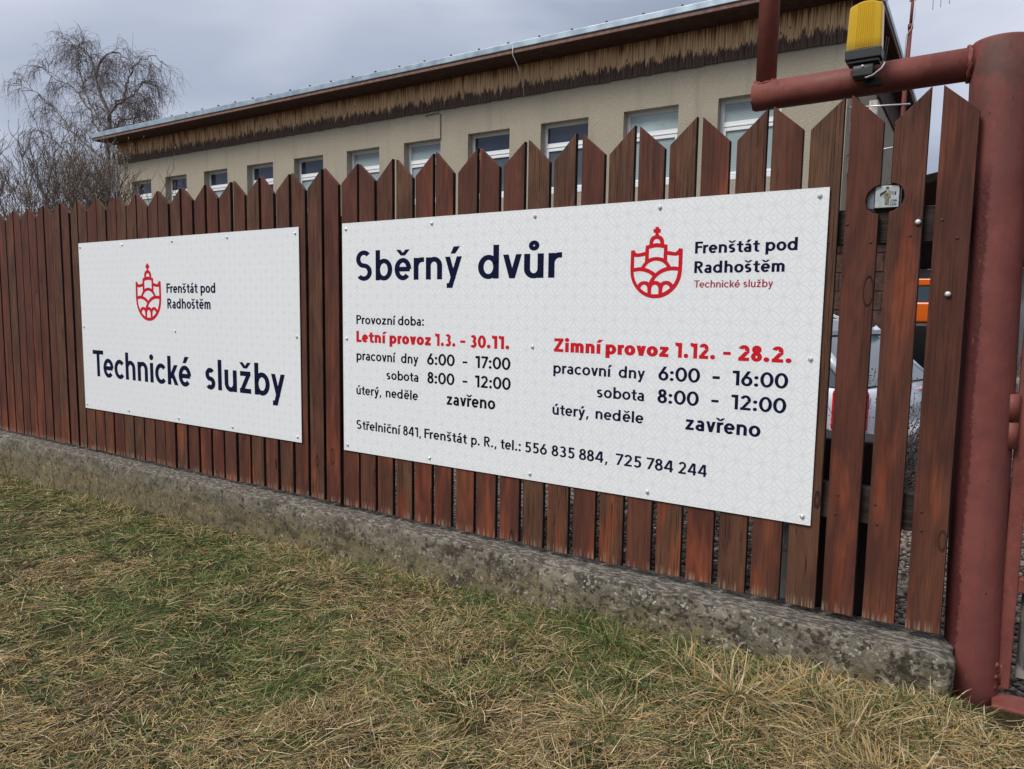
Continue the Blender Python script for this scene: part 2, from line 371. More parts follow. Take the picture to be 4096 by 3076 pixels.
def sign_face(name, x0, z0):
    t = NT(name, .38, .45)
    sp = t.n('SeparateXYZ'); t.l(t.tc(), sp.inputs[0]); H = .04935
    a = t.math('FLOORED_MODULO', t.math('DIVIDE', t.math('SUBTRACT', sp.outputs['X'], x0), H), 2.0)
    b = t.math('FLOORED_MODULO', t.math('DIVIDE', t.math('SUBTRACT', sp.outputs['Z'], z0), H), 2.0)
    cx = t.n('CombineXYZ'); t.l(a, cx.inputs[0]); t.l(b, cx.inputs[1])
    def dist(p):
        v = t.n('VectorMath', operation='DISTANCE'); t.l(cx.outputs[0], v.inputs[0]); v.inputs[1].default_value = (*p, 0); return v.outputs['Value']
    odd = [dist(p) for p in ((1, 0), (0, 1), (2, 1), (1, 2))]; nod = [dist(p) for p in ((0, 0), (2, 0), (0, 2), (2, 2), (1, 1))]
    def mn(l):
        r = l[0]
        for x in l[1:]: r = t.math('MINIMUM', r, x)
        return r
    arcs = mn([t.math('ABSOLUTE', t.math('SUBTRACT', d, .955)) for d in odd])
    ring = t.math('ABSOLUTE', t.math('SUBTRACT', mn(odd), .235)); nd = mn(nod)
    m = t.rng(mn([arcs, ring, t.math('ABSOLUTE', t.math('SUBTRACT', nd, .09))]), .042, .026)
    m = t.math('MULTIPLY', m, t.rng(nd, .04, .06))
    dirt = t.math('ADD', t.math('MULTIPLY', t.noise(t.mapv((1.3, 1, 1.3)), 1, 4, .5), .5), t.math('MULTIPLY', t.noise(t.mapv((26, 1, 1.2)), 1, 4, .6), .5))
    base = t.mix(t.rng(dirt, .3, .7), (.785, .81, .83), (.82, .835, .845))
    t.col(t.mix(m, base, (.695, .71, .73))); return t.m
NAVY = plain('navy_print', (.005, .008, .034), .75, .08, var=.05)
BLACKP = plain('blue_black_print', (.003, .005, .013), .75, .08, var=.05)
REDL = plain('red_print', (.56, .014, .024), .75, .1, var=.04)
CRIMS = plain('crimson_print', (.34, .012, .035), .4, .4, var=.04)
ALU = plain('bare_aluminium_edge', (.62, .64, .66), .4, .5, .5, var=.05)
STEEL = plain('galvanised_steel', (.66, .67, .68), .32, .6, .55, var=.15, sc=60)
RUSTY = plain('dull_old_screw', (.07, .055, .045), .6, .4, .5, var=.3, sc=200)
BLACKPL = plain('black_plastic', (.016, .017, .019), .5, .45, var=.2, sc=30)
CABLEW = plain('white_cable', (.55, .52, .50), .5, .4)
CABLED = plain('dark_cable', (.10, .075, .06), .6, .4)
BRICK = plain('brown_masonry', (.075, .042, .032), .9, .2, var=.35, sc=14)
DARKB = plain('dark_brown_boards', (.028, .018, .015), .85, .2, var=.3, sc=8)
def glass(name, c):
    t = NT(name, .06, .8); n = t.noise(t.mapv((1.5, 1, 2)), 1, 3)
    t.col(t.mix(t.rng(n, .4, .62), tuple(x * .8 for x in c), tuple(x * 1.25 for x in c))); return t.m
GLASSD = glass('dark_window_glass', (.018, .024, .045)); GLASSL = glass('window_glass_over_pale_blind', (.30, .38, .38))
def blindglass():
    t = NT('window_glass_over_slatted_blind', .08, .7); sp = t.n('SeparateXYZ'); t.l(t.tc(), sp.inputs[0])
    w = t.math('FRACT', t.math('MULTIPLY', sp.outputs['Z'], 36.0)); m = t.rng(w, .25, .45)
    t.col(t.mix(m, (.20, .26, .28), (.31, .38, .39))); return t.m
GLASSB = blindglass()
def bark(name, a, b):
    t = NT(name, .9, .2); n = t.noise(t.mapv((18, 18, 5)), 1, 4, .6); t.col(t.mix(t.rng(n, .35, .65), a, b)); t.bump(n, .5, .01); return t.m
BIRCH = bark('birch_bark', (.085, .070, .062), (.26, .235, .21)); TWIG = bark('birch_twig', (.085, .066, .066), (.16, .125, .12))
MAGB = bark('shrub_bark', (.085, .062, .054), (.205, .158, .132)); BUD = plain('pale_buds', (.36, .30, .20), .8, var=.3, sc=40)
# ---------------------------------------------------------------- lettering: a geometric sans drawn from strokes
XH = .70
def glyph(c, w):
    """returns (advance, [polygons]); cap height 1, stem width w; every stroke is its own sheet"""
    h = w / 2; S = []; hw = w * .90; hh = hw / 2      # hw: thickness of horizontals
    def rect(x0, x1, y0, y1): S.append([(x0, y0), (x1, y0), (x1, y1), (x0, y1)])
    def diag(x0, y0, x1, y1, k=1.0):
        wx = w * k * math.hypot(x1 - x0, y1 - y0) / abs(y1 - y0) * .93
        S.append([(x0 - wx / 2, y0), (x0 + wx / 2, y0), (x1 + wx / 2, y1), (x1 - wx / 2, y1)])
    def arc(cx, cy, rx, ry, a0, a1, n=26, w1=None):
        n = max(6, int(n * abs(a1 - a0) / 360 * 1.6)); o = []; i_ = []
        for k in range(n + 1):
            a = math.radians(a0 + (a1 - a0) * k / n); ca, sa = math.cos(a), math.sin(a)
            o.append((cx + rx * ca, cy + ry * sa)); i_.append((cx + (rx - w) * ca, cy + (ry - hw) * sa))
        for k in range(n): S.append([o[k], o[k + 1], i_[k + 1], i_[k]])
    def dot(cx, cy, r=None):
        r = r or w * .62; S.append([(cx + r * math.cos(a), cy + r * math.sin(a)) for a in np.linspace(0, 2 * math.pi, 20, endpoint=False)])
    X = XH; ov = .012
    if c in 'oů': arc(.31, X / 2, .31, X / 2 + ov, 0, 360, 40) if c == 'o' else None; A = .62
    if c in 'uúů':
        rect(0, w, .26, X); rect(.54 - w, .54, 0, X); arc(.27, .27, .27, .27 + ov, 180, 360); A = .54
    elif c in 'nh':
        A = .54 + max(0, w - .155) * .6; rect(0, w, 0, X if c == 'n' else 1.0); rect(A - w, A, 0, X - .27); arc(A / 2, X - .27, A / 2, .27 + ov, 0, 165)
    elif c == 'm':
        q = .46 + max(0, w - .155) * 1.1; A = 2 * q - w; rect(0, w, 0, X); rect(q - w, q, 0, X - .24); rect(A - w, A, 0, X - .24)
        arc(q / 2, X - .24, q / 2, .24 + ov, 0, 165); arc(q - w + q / 2, X - .24, q / 2, .24 + ov, 0, 165)
    elif c in 'rř':
        rect(0, w, 0, X); arc(.29, X - .29, .29, .29 + ov, 88, 165); A = .36; rect(.28, .36, X - hw + ov, X + ov)
    elif c in 'bdpq':
        cx = .33 if c in 'bp' else .31; arc(cx, X / 2, .31, X / 2 + ov, 0, 360, 40); A = .64
        x0 = 0.02 if c in 'bp' else .62 - w; rect(x0, x0 + w, 0 if c in 'bd' else -.27, 1.0 if c in 'bd' else X)
    elif c in 'eéě':
        arc(.30, X / 2, .30, X / 2 + ov, 0, 318, 40); rect(h, .60 - h * .6, X / 2 - hh, X / 2 + hh); A = .60
    elif c in 'cč': arc(.31, X / 2, .31, X / 2 + ov, 42, 318, 40); A = .56
    elif c in 'sš' or c == 'S':
        Hh, Wd = (X, .46) if c != 'S' else (1.0, .62); r1 = (Hh + hw) / 4 + ov * .5; rx = Wd / 2
        arc(rx, Hh - r1 + ov, rx * .96, r1, 38, 270); arc(rx, r1 - ov, rx, r1, -142, 90); A = Wd
    elif c in 'aá':
        rect(.50 - w, .50, 0, X - .24); arc(.265, X - .24, .235, .24 + ov, 0, 150); arc(.24, .215, .24, .215 + ov, 75, 360 + 285 - 360); arc(.24, .215, .24, .215 + ov, 270, 285)
        rect(.22, .50 - h, .43 - hw, .43); rect(.22, .40, -ov, hw - ov); A = .50
    elif c == 't': e_ = max(0, w - .155) * 1.3; rect(.11, .11 + w, .16, X + .20); rect(0, .38 + e_, X - hw * .82, X); arc(.30 + e_ * .5, .19, .19 + e_ * .5, .19 + ov, 180, 268); rect(.29 + e_ * .5, .37 + e_, -ov, hw * .85 - ov); A = .38 + e_
    elif c in 'ií': rect(0, w, 0, X); A = w; (dot(h, X + .20) if c == 'i' else None)
    elif c == 'l': rect(0, w, 0, 1.0); A = w
    elif c == 'v': diag(.27, 0, .0 + h, X); diag(.27, 0, .54 - h, X); A = .54
    elif c in 'yý': diag(.27 + .01, .02, .0 + h, X); diag(.27 - .105, -.27, .55 - h, X); rect(.06, .20, -.27, -.27 + hw); A = .55
    elif c in 'zž': rect(.02, .46, X - hw, X); rect(0, .48, 0, hw); diag(.09, hw * .5, .39, X - hw * .5); A = .48
    elif c == 'k': rect(0, w, 0, 1.0); diag(.06 + h, .22, .42, X); diag(.44, 0, .22, .42); A = .50
    elif c == 'ž': pass
    elif c == 'P': rect(0, w, 0, 1); arc(.30, .715, .285, .285, -90, 90); rect(h, .31, 1 - hw, 1); rect(h, .31, .43, .43 + hw); A = .585
    elif c == 'R': rect(0, w, 0, 1); arc(.30, .715, .285, .285, -90, 90); rect(h, .31, 1 - hw, 1); rect(h, .31, .43, .43 + hw); diag(.53, 0, .30, .45); A = .60
    elif c == 'F': rect(0, w, 0, 1); rect(h, .54, 1 - hw, 1); rect(h, .50, .46, .46 + hw); A = .54
    elif c == 'L': rect(0, w, 0, 1); rect(h, .50, 0, hw); A = .50
    elif c == 'T': rect(0, .64, 1 - hw, 1); rect(.32 - h, .32 + h, 0, 1 - hw); A = .64
    elif c == 'Z': rect(.02, .62, 1 - hw, 1); rect(0, .64, 0, hw); diag(.10, hw * .5, .54, 1 - hw * .5); A = .64
    elif c == 'C': arc(.46, .5, .46, .5 + ov, 42, 318, 44); A = .82
    elif c == 'A': diag(.0 + h, 0, .36, 1); diag(.72 - h, 0, .36, 1); rect(.16, .56, .22, .22 + hw); A = .72
    elif c == 'M': rect(0, w, 0, 1); rect(.80 - w, .80, 0, 1); diag(.40, .25, h, 1); diag(.40, .25, .80 - h, 1); A = .80
    elif c == 'E': rect(0, w, 0, 1); rect(h, .54, 1 - hw, 1); rect(h, .50, .5 - hh, .5 + hh); rect(h, .54, 0, hw); A = .54
    elif c == '0': arc(.35, .5, .35, .5 + ov, 0, 360, 44); A = .70
    elif c == '1': rect(.20, .20 + w, 0, 1); S.append([(0, .82), (0, .82 + hw), (.20, 1.0), (.20, 1.0 - hw * 1.25)]); A = .20 + w
    elif c == '2': arc(.29, .71, .29, .29 + ov, -28, 165); diag(.12, hw * .6, .475, .60); rect(0, .58, 0, hw); A = .58
    elif c == '3': arc(.28, .735, .26, .265 + ov, -90, 150); arc(.28, .285, .30, .285 + ov, -150, 90); rect(.20, .30, .47, .57); A = .58
    elif c == '4': rect(.40, .40 + w, 0, 1 if False else .98); rect(0, .64, .20, .20 + hw); diag(.06, .26, .42, 1.0); A = .64
    elif c == '5': rect(.08, .08 + w, .46, 1); rect(.12, .54, 1 - hw, 1); arc(.27, .325, .30, .325 + ov, -145, 128); A = .57
    elif c == '6': arc(.31, .325, .31, .325 + ov, 0, 360, 36); diag(.10, .40, .42, 1.0); A = .62
    elif c == '7': rect(0, .56, 1 - hw, 1); diag(.15, 0, .50, 1 - hw * .5); A = .57
    elif c == '8': arc(.29, .745, .25, .255 + ov, 0, 360, 34); arc(.29, .29, .29, .29 + ov, 0, 360, 36); A = .58
    elif c == '.': dot(w * .62, w * .6); A = w * 1.24
    elif c == ':': dot(w * .62, w * .6); dot(w * .62, X - w * .55); A = w * 1.24
    elif c == ',': S.append([(w * .1, -.17), (w * .75, -.17), (w * 1.25, w * .9), (w * .35, w * .9)]); A = w * 1.2
    top = X if c.islower() else 1.0; m = A / 2
    if c in 'áéíúý': t = top + .09; S.append([(m - w * .55, t), (m + w * .35, t), (m + w * 1.25, t + .22), (m + w * .05, t + .22)])
    elif c in 'ěřščž':
        t = top + .09
        S.append([(m - w * .45, t), (m + w * .45, t), (m - w * .55, t + .19), (m - w * 1.45, t + .19)]); S.append([(m - w * .45, t), (m + w * .45, t), (m + w * 1.45, t + .19), (m + w * .55, t + .19)])
    elif c == 'ů':
        r0 = .145; n = 22
        for k in range(n):
            a, b = 2 * math.pi * k / n, 2 * math.pi * (k + 1) / n; t = top + .085 + r0; r1 = r0 - w * .72
            S.append([(m + r0 * math.cos(a), t + r0 * math.sin(a)), (m + r0 * math.cos(b), t + r0 * math.sin(b)), (m + r1 * math.cos(b), t + r1 * math.sin(b)), (m + r1 * math.cos(a), t + r1 * math.sin(a))])
    return A, S
ROUND_L = set('oceédq0689CaášsS'); ROUND_R = set('obp0689eéě'); OPEN = set('rřtTvyýkFLPčc7')
def text_mesh(word, x0, x1, zb, zt, kind, w, y):
    m_ = M()
    if kind == 'dash': m_.poly([(x0, y, zb), (x1, y, zb), (x1, y, zt), (x0, y, zt)]); return m_
    sy = (zt - zb) / (XH if kind == 'x' else 1.0); x = 0; out = []
    for k, ch in enumerate(word):
        A, S = glyph(ch, w)
        if k:
            g_ = .142 - w * .10; p = word[k - 1]
            if p in ROUND_R or p in OPEN: g_ -= .04
            if ch in ROUND_L: g_ -= .03
            if p in OPEN and p not in 'kc': g_ -= .02
            if ch in 'vyýt': g_ -= .03
            if p in 'T' or p in 'F': g_ -= .05
            x += g_
        out.append((x, S)); x += A
    sx = (x1 - x0) / x; n = 0
    for px, S in out:
        for P_ in S:
            ar = sum(P_[i][0] * P_[(i + 1) % len(P_)][1] - P_[(i + 1) % len(P_)][0] * P_[i][1] for i in range(len(P_)))
            if ar < 0: P_ = P_[::-1]
            yy = y - .00001 * (n % 12); n += 1
            m_.poly([(x0 + (px + a) * sx, yy, zb + b * sy) for a, b in P_])
    return m_
WORDS=[('Sběrný', -2.8548, -2.1395, 0.1534, 0.3115, 'asc'),
 ('dvůr', -2.042, -1.583, 0.1546, 0.3113, 'asc'),
 ('Provozní', -2.8536, -2.5756, -0.0795, -0.0309, 'cap'),
 ('doba:', -2.5531, -2.3774, -0.0792, -0.0322, 'asc'),
 ('Letní', -2.8545, -2.6443, -0.1786, -0.1175, 'cap'),
 ('provoz', -2.6143, -2.3321, -0.1796, -0.1374, 'x'),
 ('1.3.', -2.304, -2.1759, -0.1784, -0.1177, 'cap'),
 ('-', -2.1453, -2.1148, -0.1572, -0.145, 'dash'),
 ('30.11.', -2.0861, -1.8569, -0.1782, -0.1175, 'cap'),
 ('pracovní', -2.8556, -2.576, -0.287, -0.2462, 'x'),
 ('dny', -2.5326, -2.414, -0.2753, -0.2261, 'asc'),
 ('6:00', -2.3562, -2.1792, -0.2771, -0.2205, 'cap'),
 ('-', -2.1305, -2.1016, -0.257, -0.2478, 'dash'),
 ('17:00', -2.0527, -1.8486, -0.2775, -0.2157, 'cap'),
 ('sobota', -2.6353, -2.4138, -0.3683, -0.3263, 'asc'),
 ('8:00', -2.3542, -2.1799, -0.3724, -0.3138, 'cap'),
 ('-', -2.1296, -2.1005, -0.3526, -0.3433, 'dash'),
 ('12:00', -2.0538, -1.8456, -0.3709, -0.313, 'cap'),
 ('úterý,', -2.8574, -2.6724, -0.475, -0.4342, 'x'),
 ('neděle', -2.6401, -2.416, -0.4712, -0.4225, 'asc'),
 ('zavřeno', -2.2278, -1.9323, -0.4715, -0.4293, 'x'),
 ('Střelniční', -2.8591, -2.5416, -0.6566, -0.6073, 'cap'),
 ('841,', -2.5181, -2.3962, -0.6572, -0.608, 'cap'),
 ('Frenštát', -2.3729, -2.0998, -0.6581, -0.6086, 'cap'),
 ('p.', -2.0751, -2.0215, -0.6573, -0.6201, 'x'),
 ('R.,', -1.9956, -1.9226, -0.6583, -0.6072, 'cap'),
 ('tel.:', -1.8988, -1.7832, -0.6567, -0.6058, 'asc'),
 ('556', -1.7612, -1.6407, -0.6574, -0.607, 'cap'),
 ('835', -1.6163, -1.4966, -0.6578, -0.6083, 'cap'),
 ('884,', -1.474, -1.3337, -0.6566, -0.6057, 'cap'),
 ('725', -1.2939, -1.1752, -0.6547, -0.6062, 'cap'),
 ('784', -1.1515, -1.034, -0.6569, -0.6054, 'cap'),
 ('244', -1.0108, -0.8919, -0.6575, -0.6063, 'cap'),
 ('Zimní', -1.6146, -1.3825, -0.1779, -0.1171, 'cap'),
 ('provoz', -1.3594, -1.0726, -0.1746, -0.1331, 'x'),
 ('1.12.', -1.044, -0.8783, -0.1744, -0.1149, 'cap'),
 ('-', -0.8465, -0.8166, -0.1577, -0.1454, 'dash'),
 ('28.2.', -0.7866, -0.5875, -0.173, -0.1148, 'cap'),
 ('pracovní', -1.6165, -1.3326, -0.2723, -0.2384, 'x'),
 ('dny', -1.2927, -1.1718, -0.2751, -0.2259, 'asc'),
 ('6:00', -1.1127, -0.9355, -0.272, -0.2183, 'cap'),
 ('-', -0.8845, -0.8555, -0.2553, -0.2444, 'dash'),
 ('16:00', -0.8054, -0.5956, -0.2732, -0.2154, 'cap'),
 ('sobota', -1.3943, -1.1728, -0.369, -0.3219, 'asc'),
 ('8:00', -1.113, -0.9368, -0.3696, -0.3146, 'cap'),
 ('-', -0.8854, -0.8563, -0.3493, -0.3393, 'dash'),
 ('12:00', -0.806, -0.5977, -0.3694, -0.3098, 'cap'),
 ('úterý,', -1.6158, -1.432, -0.461, -0.4234, 'x'),
 ('neděle', -1.3975, -1.1715, -0.4705, -0.4191, 'asc'),
 ('zavřeno', -0.9877, -0.688, -0.4705, -0.4268, 'x'),
 ('Frenštát', -0.9771, -0.7257, 0.241, 0.2877, 'cap'),
 ('pod', -0.7047, -0.587, 0.2422, 0.2901, 'asc'),
 ('Radhoštěm', -0.9771, -0.6302, 0.1637, 0.2106, 'cap'),
 ('Technické', -0.975, -0.7933, 0.1063, 0.1349, 'cap'),
 ('služby', -0.78, -0.6692, 0.1066, 0.1365, 'asc'),
 ('Frenštát', -4.629, -4.2808, 0.0895, 0.1539, 'cap'),
 ('pod', -4.2504, -4.0926, 0.0903, 0.1545, 'asc'),
 ('Radhoštěm', -4.6246, -4.1475, -0.0138, 0.0531, 'cap'),
 ('Technické', -5.6199, -4.3799, -0.5296, -0.3345, 'cap'),
 ('služby', -4.2247, -3.4452, -0.5347, -0.3374, 'asc')]
EMBLEM=[[[-1.1477,0.3547],[-1.1321,0.3539],[-1.1318,0.3456],[-1.124,0.3452],[-1.1241,0.3304],[-1.1323,0.3303],[-1.132,0.3208],[-1.1196,0.3161],[-1.1115,0.3061],[-1.1078,0.2946],[-1.1078,0.2838],[-1.0926,0.2799],[-1.0921,0.2558],[-1.0592,0.2492],[-1.0497,0.2544],[-1.0456,0.2604],[-1.0437,0.2655],[-1.0279,0.2619],[-1.0272,0.2302],[-1.0276,0.1975],[-1.0282,0.1729],[-1.0306,0.1524],[-1.0362,0.1329],[-1.0463,0.1134],[-1.0629,0.0938],[-1.0863,0.0761],[-1.1124,0.0656],[-1.1391,0.0628],[-1.1617,0.0645],[-1.187,0.0729],[-1.2104,0.0878],[-1.2296,0.1082],[-1.2431,0.1307],[-1.2509,0.1554],[-1.2533,0.179],[-1.2529,0.2195],[-1.2526,0.261],[-1.2368,0.2641],[-1.2342,0.2562],[-1.2264,0.2496],[-1.2183,0.2487],[-1.1889,0.2547],[-1.1875,0.2793],[-1.1719,0.2835],[-1.1719,0.295],[-1.1683,0.3074],[-1.1607,0.3164],[-1.1475,0.3204],[-1.1468,0.3304],[-1.1557,0.3318],[-1.1558,0.3459],[-1.1473,0.3464]],[[-1.1563,0.2865],[-1.1548,0.2943],[-1.1502,0.302],[-1.1403,0.3062],[-1.1302,0.3021],[-1.125,0.2932],[-1.124,0.2863],[-1.1397,0.2896]],[[-1.1724,0.2661],[-1.1391,0.2729],[-1.1079,0.2673],[-1.1085,0.2259],[-1.1186,0.2297],[-1.1376,0.2329],[-1.1587,0.2308],[-1.1725,0.2255]],[[-1.237,0.2361],[-1.2212,0.2331],[-1.1888,0.239],[-1.189,0.2127],[-1.1974,0.2044],[-1.2045,0.1925],[-1.2209,0.1916],[-1.237,0.1889]],[[-1.0925,0.2393],[-1.0586,0.2342],[-1.044,0.2372],[-1.0439,0.19],[-1.0602,0.1924],[-1.0754,0.1919],[-1.0836,0.2049],[-1.092,0.2144]],[[-1.1889,0.1894],[-1.1791,0.2029],[-1.1648,0.2121],[-1.1493,0.2169],[-1.137,0.2172],[-1.1224,0.2146],[-1.1078,0.2076],[-1.0987,0.1991],[-1.0929,0.1911],[-1.1103,0.1858],[-1.1266,0.1778],[-1.1411,0.1665],[-1.1544,0.1751],[-1.1705,0.1838]],[[-1.2376,0.1727],[-1.2204,0.1756],[-1.202,0.1753],[-1.1837,0.171],[-1.1676,0.1644],[-1.1532,0.1541],[-1.1612,0.1437],[-1.1685,0.129],[-1.1778,0.1333],[-1.1915,0.1351],[-1.2051,0.1315],[-1.214,0.1252],[-1.2184,0.1184],[-1.2306,0.1381],[-1.2358,0.1552]],[[-1.0448,0.1742],[-1.0469,0.1568],[-1.0527,0.1383],[-1.0634,0.1187],[-1.0707,0.1271],[-1.0841,0.1344],[-1.0973,0.1346],[-1.1093,0.1316],[-1.1173,0.1254],[-1.1272,0.1328],[-1.1373,0.135],[-1.1462,0.1347],[-1.1399,0.1455],[-1.127,0.1579],[-1.1096,0.1681],[-1.0879,0.175],[-1.0661,0.1767]],[[-1.2064,0.1055],[-1.1999,0.1155],[-1.1898,0.1201],[-1.1794,0.1164],[-1.1738,0.1058],[-1.1737,0.085],[-1.1899,0.092]],[[-1.1573,0.0799],[-1.1569,0.1057],[-1.1522,0.1151],[-1.1416,0.1193],[-1.131,0.115],[-1.1255,0.1055],[-1.1252,0.0803]],[[-1.1092,0.0856],[-1.1084,0.1054],[-1.1032,0.1159],[-1.0923,0.1195],[-1.0823,0.1147],[-1.0764,0.1053],[-1.0913,0.0939]]]
# ================================================================ ground
def gz(x, y):
    return -1.288 + .0270 * np.clip(x, -14, 3) + .035 * np.minimum(y + .1, 0) + .030 * (vnoise(x, y, 1.3, 3) - .5) + .014 * (vnoise(x, y, 5, 4) - .5)
def soil():
    t = NT('matted_lawn_soil', .95, .1)
    a = t.noise(t.mapv((3, 3, 3)), 1, 5, .6); b = t.noise(t.mapv((40, 40, 40)), 1, 5, .7)
    c = t.mix(t.rng(b, .3, .7), (.014, .012, .006), (.060, .050, .024)); t.col(t.mix(t.rng(a, .4, .65, 0, .6), c, (.055, .065, .022)))
    t.bump(b, .8, .02); return t.m
def gravel():
    t = NT('grey_gravel', .9, .2)
    v = t.n('TexVoronoi'); t.l(t.mapv((1, 1, 1)), v.inputs['Vector']); v.inputs['Scale'].default_value = 34
    n = t.noise(t.mapv((6, 6, 6)), 1, 4)
    h = t.n('SeparateXYZ'); t.l(v.outputs['Color'], h.inputs[0])
    c = t.mix(h.outputs[0], (.10, .088, .075), (.34, .31, .275)); c = t.mix(t.rng(v.outputs['Distance'], .42, .62), c, (.02, .017, .015))
    t.col(t.mix(t.rng(n, .4, .7, 0, .4), c, (.10, .08, .06))); t.bump(t.math('MULTIPLY', v.outputs['Distance'], -1.0), .9, .03); return t.m
SOIL = soil(); GRAV = gravel()
def field():
    t = NT('far_grassland', .95, .1); n = t.noise(t.mapv((.15, .15, .15)), 1, 6, .6)
    t.col(t.mix(t.rng(n, .35, .65), (.075, .070, .032), (.13, .11, .058))); return t.m
g = M(); g.poly([(-700, -700, -1.95), (700, -700, -1.95), (700, 900, -1.95), (-700, 900, -1.95)])
tag(g.build('ground', field()), kind='structure')
# lawn terrain in front of the plinth
nx, ny = 260, 120
xs = np.linspace(-24, 9, nx); ys = -.06 - (np.linspace(0, 1, ny) ** 1.6) * 13
X, Y = np.meshgrid(xs, ys, indexing='ij'); Z = gz(X, Y)
V = np.stack([X, Y, Z], -1).reshape(-1, 3)
I = np.arange(nx * ny).reshape(nx, ny)
F = np.stack([I[:-1, :-1], I[:-1, 1:], I[1:, 1:], I[1:, :-1]], -1).reshape(-1)
tag(obj('lawn', npmesh('lawn', V, F, 4, SOIL, smooth=True)), kind='structure')
g = M(); g.box(-45, 30, .03, 70, -1.9, -1.5)
tag(g.build('gravel_yard', GRAV), kind='structure')
# narrow strip of real pebbles close behind the fence, where the gaps show it
pv = []; pf = []
def pebbles(n, x0, x1, y0, y1, zf, smin, smax, seed):
    r = np.random.default_rng(seed)
    c = np.stack([r.uniform(x0, x1, n), r.uniform(y0, y1, n)], -1); s = r.uniform(smin, smax, n)
    oc = np.array([(1, 0, 0), (0, 1, 0), (-1, 0, 0), (0, -1, 0), (0, 0, 1), (0, 0, -1)], float)
    v = oc[None] * s[:, None, None] * r.uniform(.6, 1.2, (n, 6, 1)) * np.array([1, 1, .6])
    a = r.uniform(0, 6.28, n); ca, sa = np.cos(a)[:, None], np.sin(a)[:, None]
    x = v[..., 0] * ca - v[..., 1] * sa; y = v[..., 0] * sa + v[..., 1] * ca
    v = np.stack([x + c[:, :1], y + c[:, 1:], v[..., 2] + zf(c[:, 0], c[:, 1])[:, None] + s[:, None] * .25], -1)
    tri = np.array([(0, 1, 4), (1, 2, 4), (2, 3, 4), (3, 0, 4), (1, 0, 5), (2, 1, 5), (3, 2, 5), (0, 3, 5)])
    f = (tri[None] + (np.arange(n) * 6)[:, None, None]).reshape(-1)
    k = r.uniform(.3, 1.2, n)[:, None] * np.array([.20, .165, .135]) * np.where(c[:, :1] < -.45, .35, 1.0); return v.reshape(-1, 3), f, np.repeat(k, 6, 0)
def vcol(name, rough=.9, trans=0.0):
    t = NT(name, rough, .15); a = t.n('Attribute', attribute_name='Col'); t.l(a.outputs['Color'], t.b.inputs['Base Color'])
    if trans:
        tr = t.n('BsdfTranslucent'); t.l(a.outputs['Color'], tr.inputs['Color']); ms = t.n('MixShader'); ms.inputs[0].default_value = trans
        out = t.t.nodes['Material Output']; t.l(t.b.outputs[0], ms.inputs[1]); t.l(tr.outputs[0], ms.inputs[2]); t.l(ms.outputs[0], out.inputs[0])
    return t.m
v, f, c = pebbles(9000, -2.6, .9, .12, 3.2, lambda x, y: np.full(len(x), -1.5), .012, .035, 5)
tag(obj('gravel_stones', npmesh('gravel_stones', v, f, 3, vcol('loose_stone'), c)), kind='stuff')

# ================================================================ building behind
BX0, BX1, BY = -23.35, -2.05, 9.975; BZ = -1.6
bl = thing('office_building', 'long beige rendered building with peeling brown timber band under its flat roof', 'building', (BX1, BY, BZ))
bl.rotation_euler = (0, .006, 0)
def LX(x): return x - BX1
def LZ(z): return z - BZ
WL = [-22.62, -20.80, -18.90, -16.98, -15.09, -13.20, -11.37, -9.55, -7.73, -5.92, -4.13]; WW = 1.07; WZ0, WZ1 = 2.37, 3.735; REC = .17
w = M(); top = LZ(4.33)
def q(x0, x1, z0, z1): w.poly([(LX(x0), 0, z0), (LX(x1), 0, z0), (LX(x1), 0, z1), (LX(x0), 0, z1)])
q(BX0, BX1, 0, LZ(WZ0)); q(BX0, BX1, LZ(WZ1), top)
ed = [BX0]
for a in WL: ed += [a, a + WW]
ed.append(BX1)
for k in range(0, len(ed), 2): q(ed[k], ed[k + 1], LZ(WZ0), LZ(WZ1))
for a in WL:
    x0, x1, z0, z1 = LX(a), LX(a + WW), LZ(WZ0), LZ(WZ1); D = REC + .1
    w.poly([(x0, 0, z0), (x0, 0, z1), (x0, D, z1), (x0, D, z0)]); w.poly([(x1, 0, z0), (x1, D, z0), (x1, D, z1), (x1, 0, z1)])
    w.poly([(x0, 0, z1), (x1, 0, z1), (x1, D, z1), (x0, D, z1)]); w.poly([(x0, 0, z0), (x0, D, z0), (x1, D, z0), (x1, 0, z0)])
# gable wall on the right with one window near the corner, back and left walls
SD = 7.8; sw0, sw1 = .42, 1.50
def qs(y0, y1, z0, z1): w.poly([(0, y0, z0), (0, y1, z0), (0, y1, z1), (0, y0, z1)])
qs(0, sw0, 0, top); qs(sw1, SD, 0, top); qs(sw0, sw1, 0, LZ(WZ0)); qs(sw0, sw1, LZ(WZ1), top)
for yy in (sw0, sw1): w.poly([(0, yy, LZ(WZ0)), (-.2, yy, LZ(WZ0)), (-.2, yy, LZ(WZ1)), (0, yy, LZ(WZ1))])
w.poly([(0, sw0, LZ(WZ1)), (0, sw1, LZ(WZ1)), (-.2, sw1, LZ(WZ1)), (-.2, sw0, LZ(WZ1))])
w.poly([(LX(BX0), 0, 0), (LX(BX0), 0, top), (LX(BX0), SD, top), (LX(BX0), SD, 0)]); w.poly([(LX(BX0), SD, 0), (LX(BX0), SD, top), (0, SD, top), (0, SD, 0)])
w.build('wall', WALL, bl)
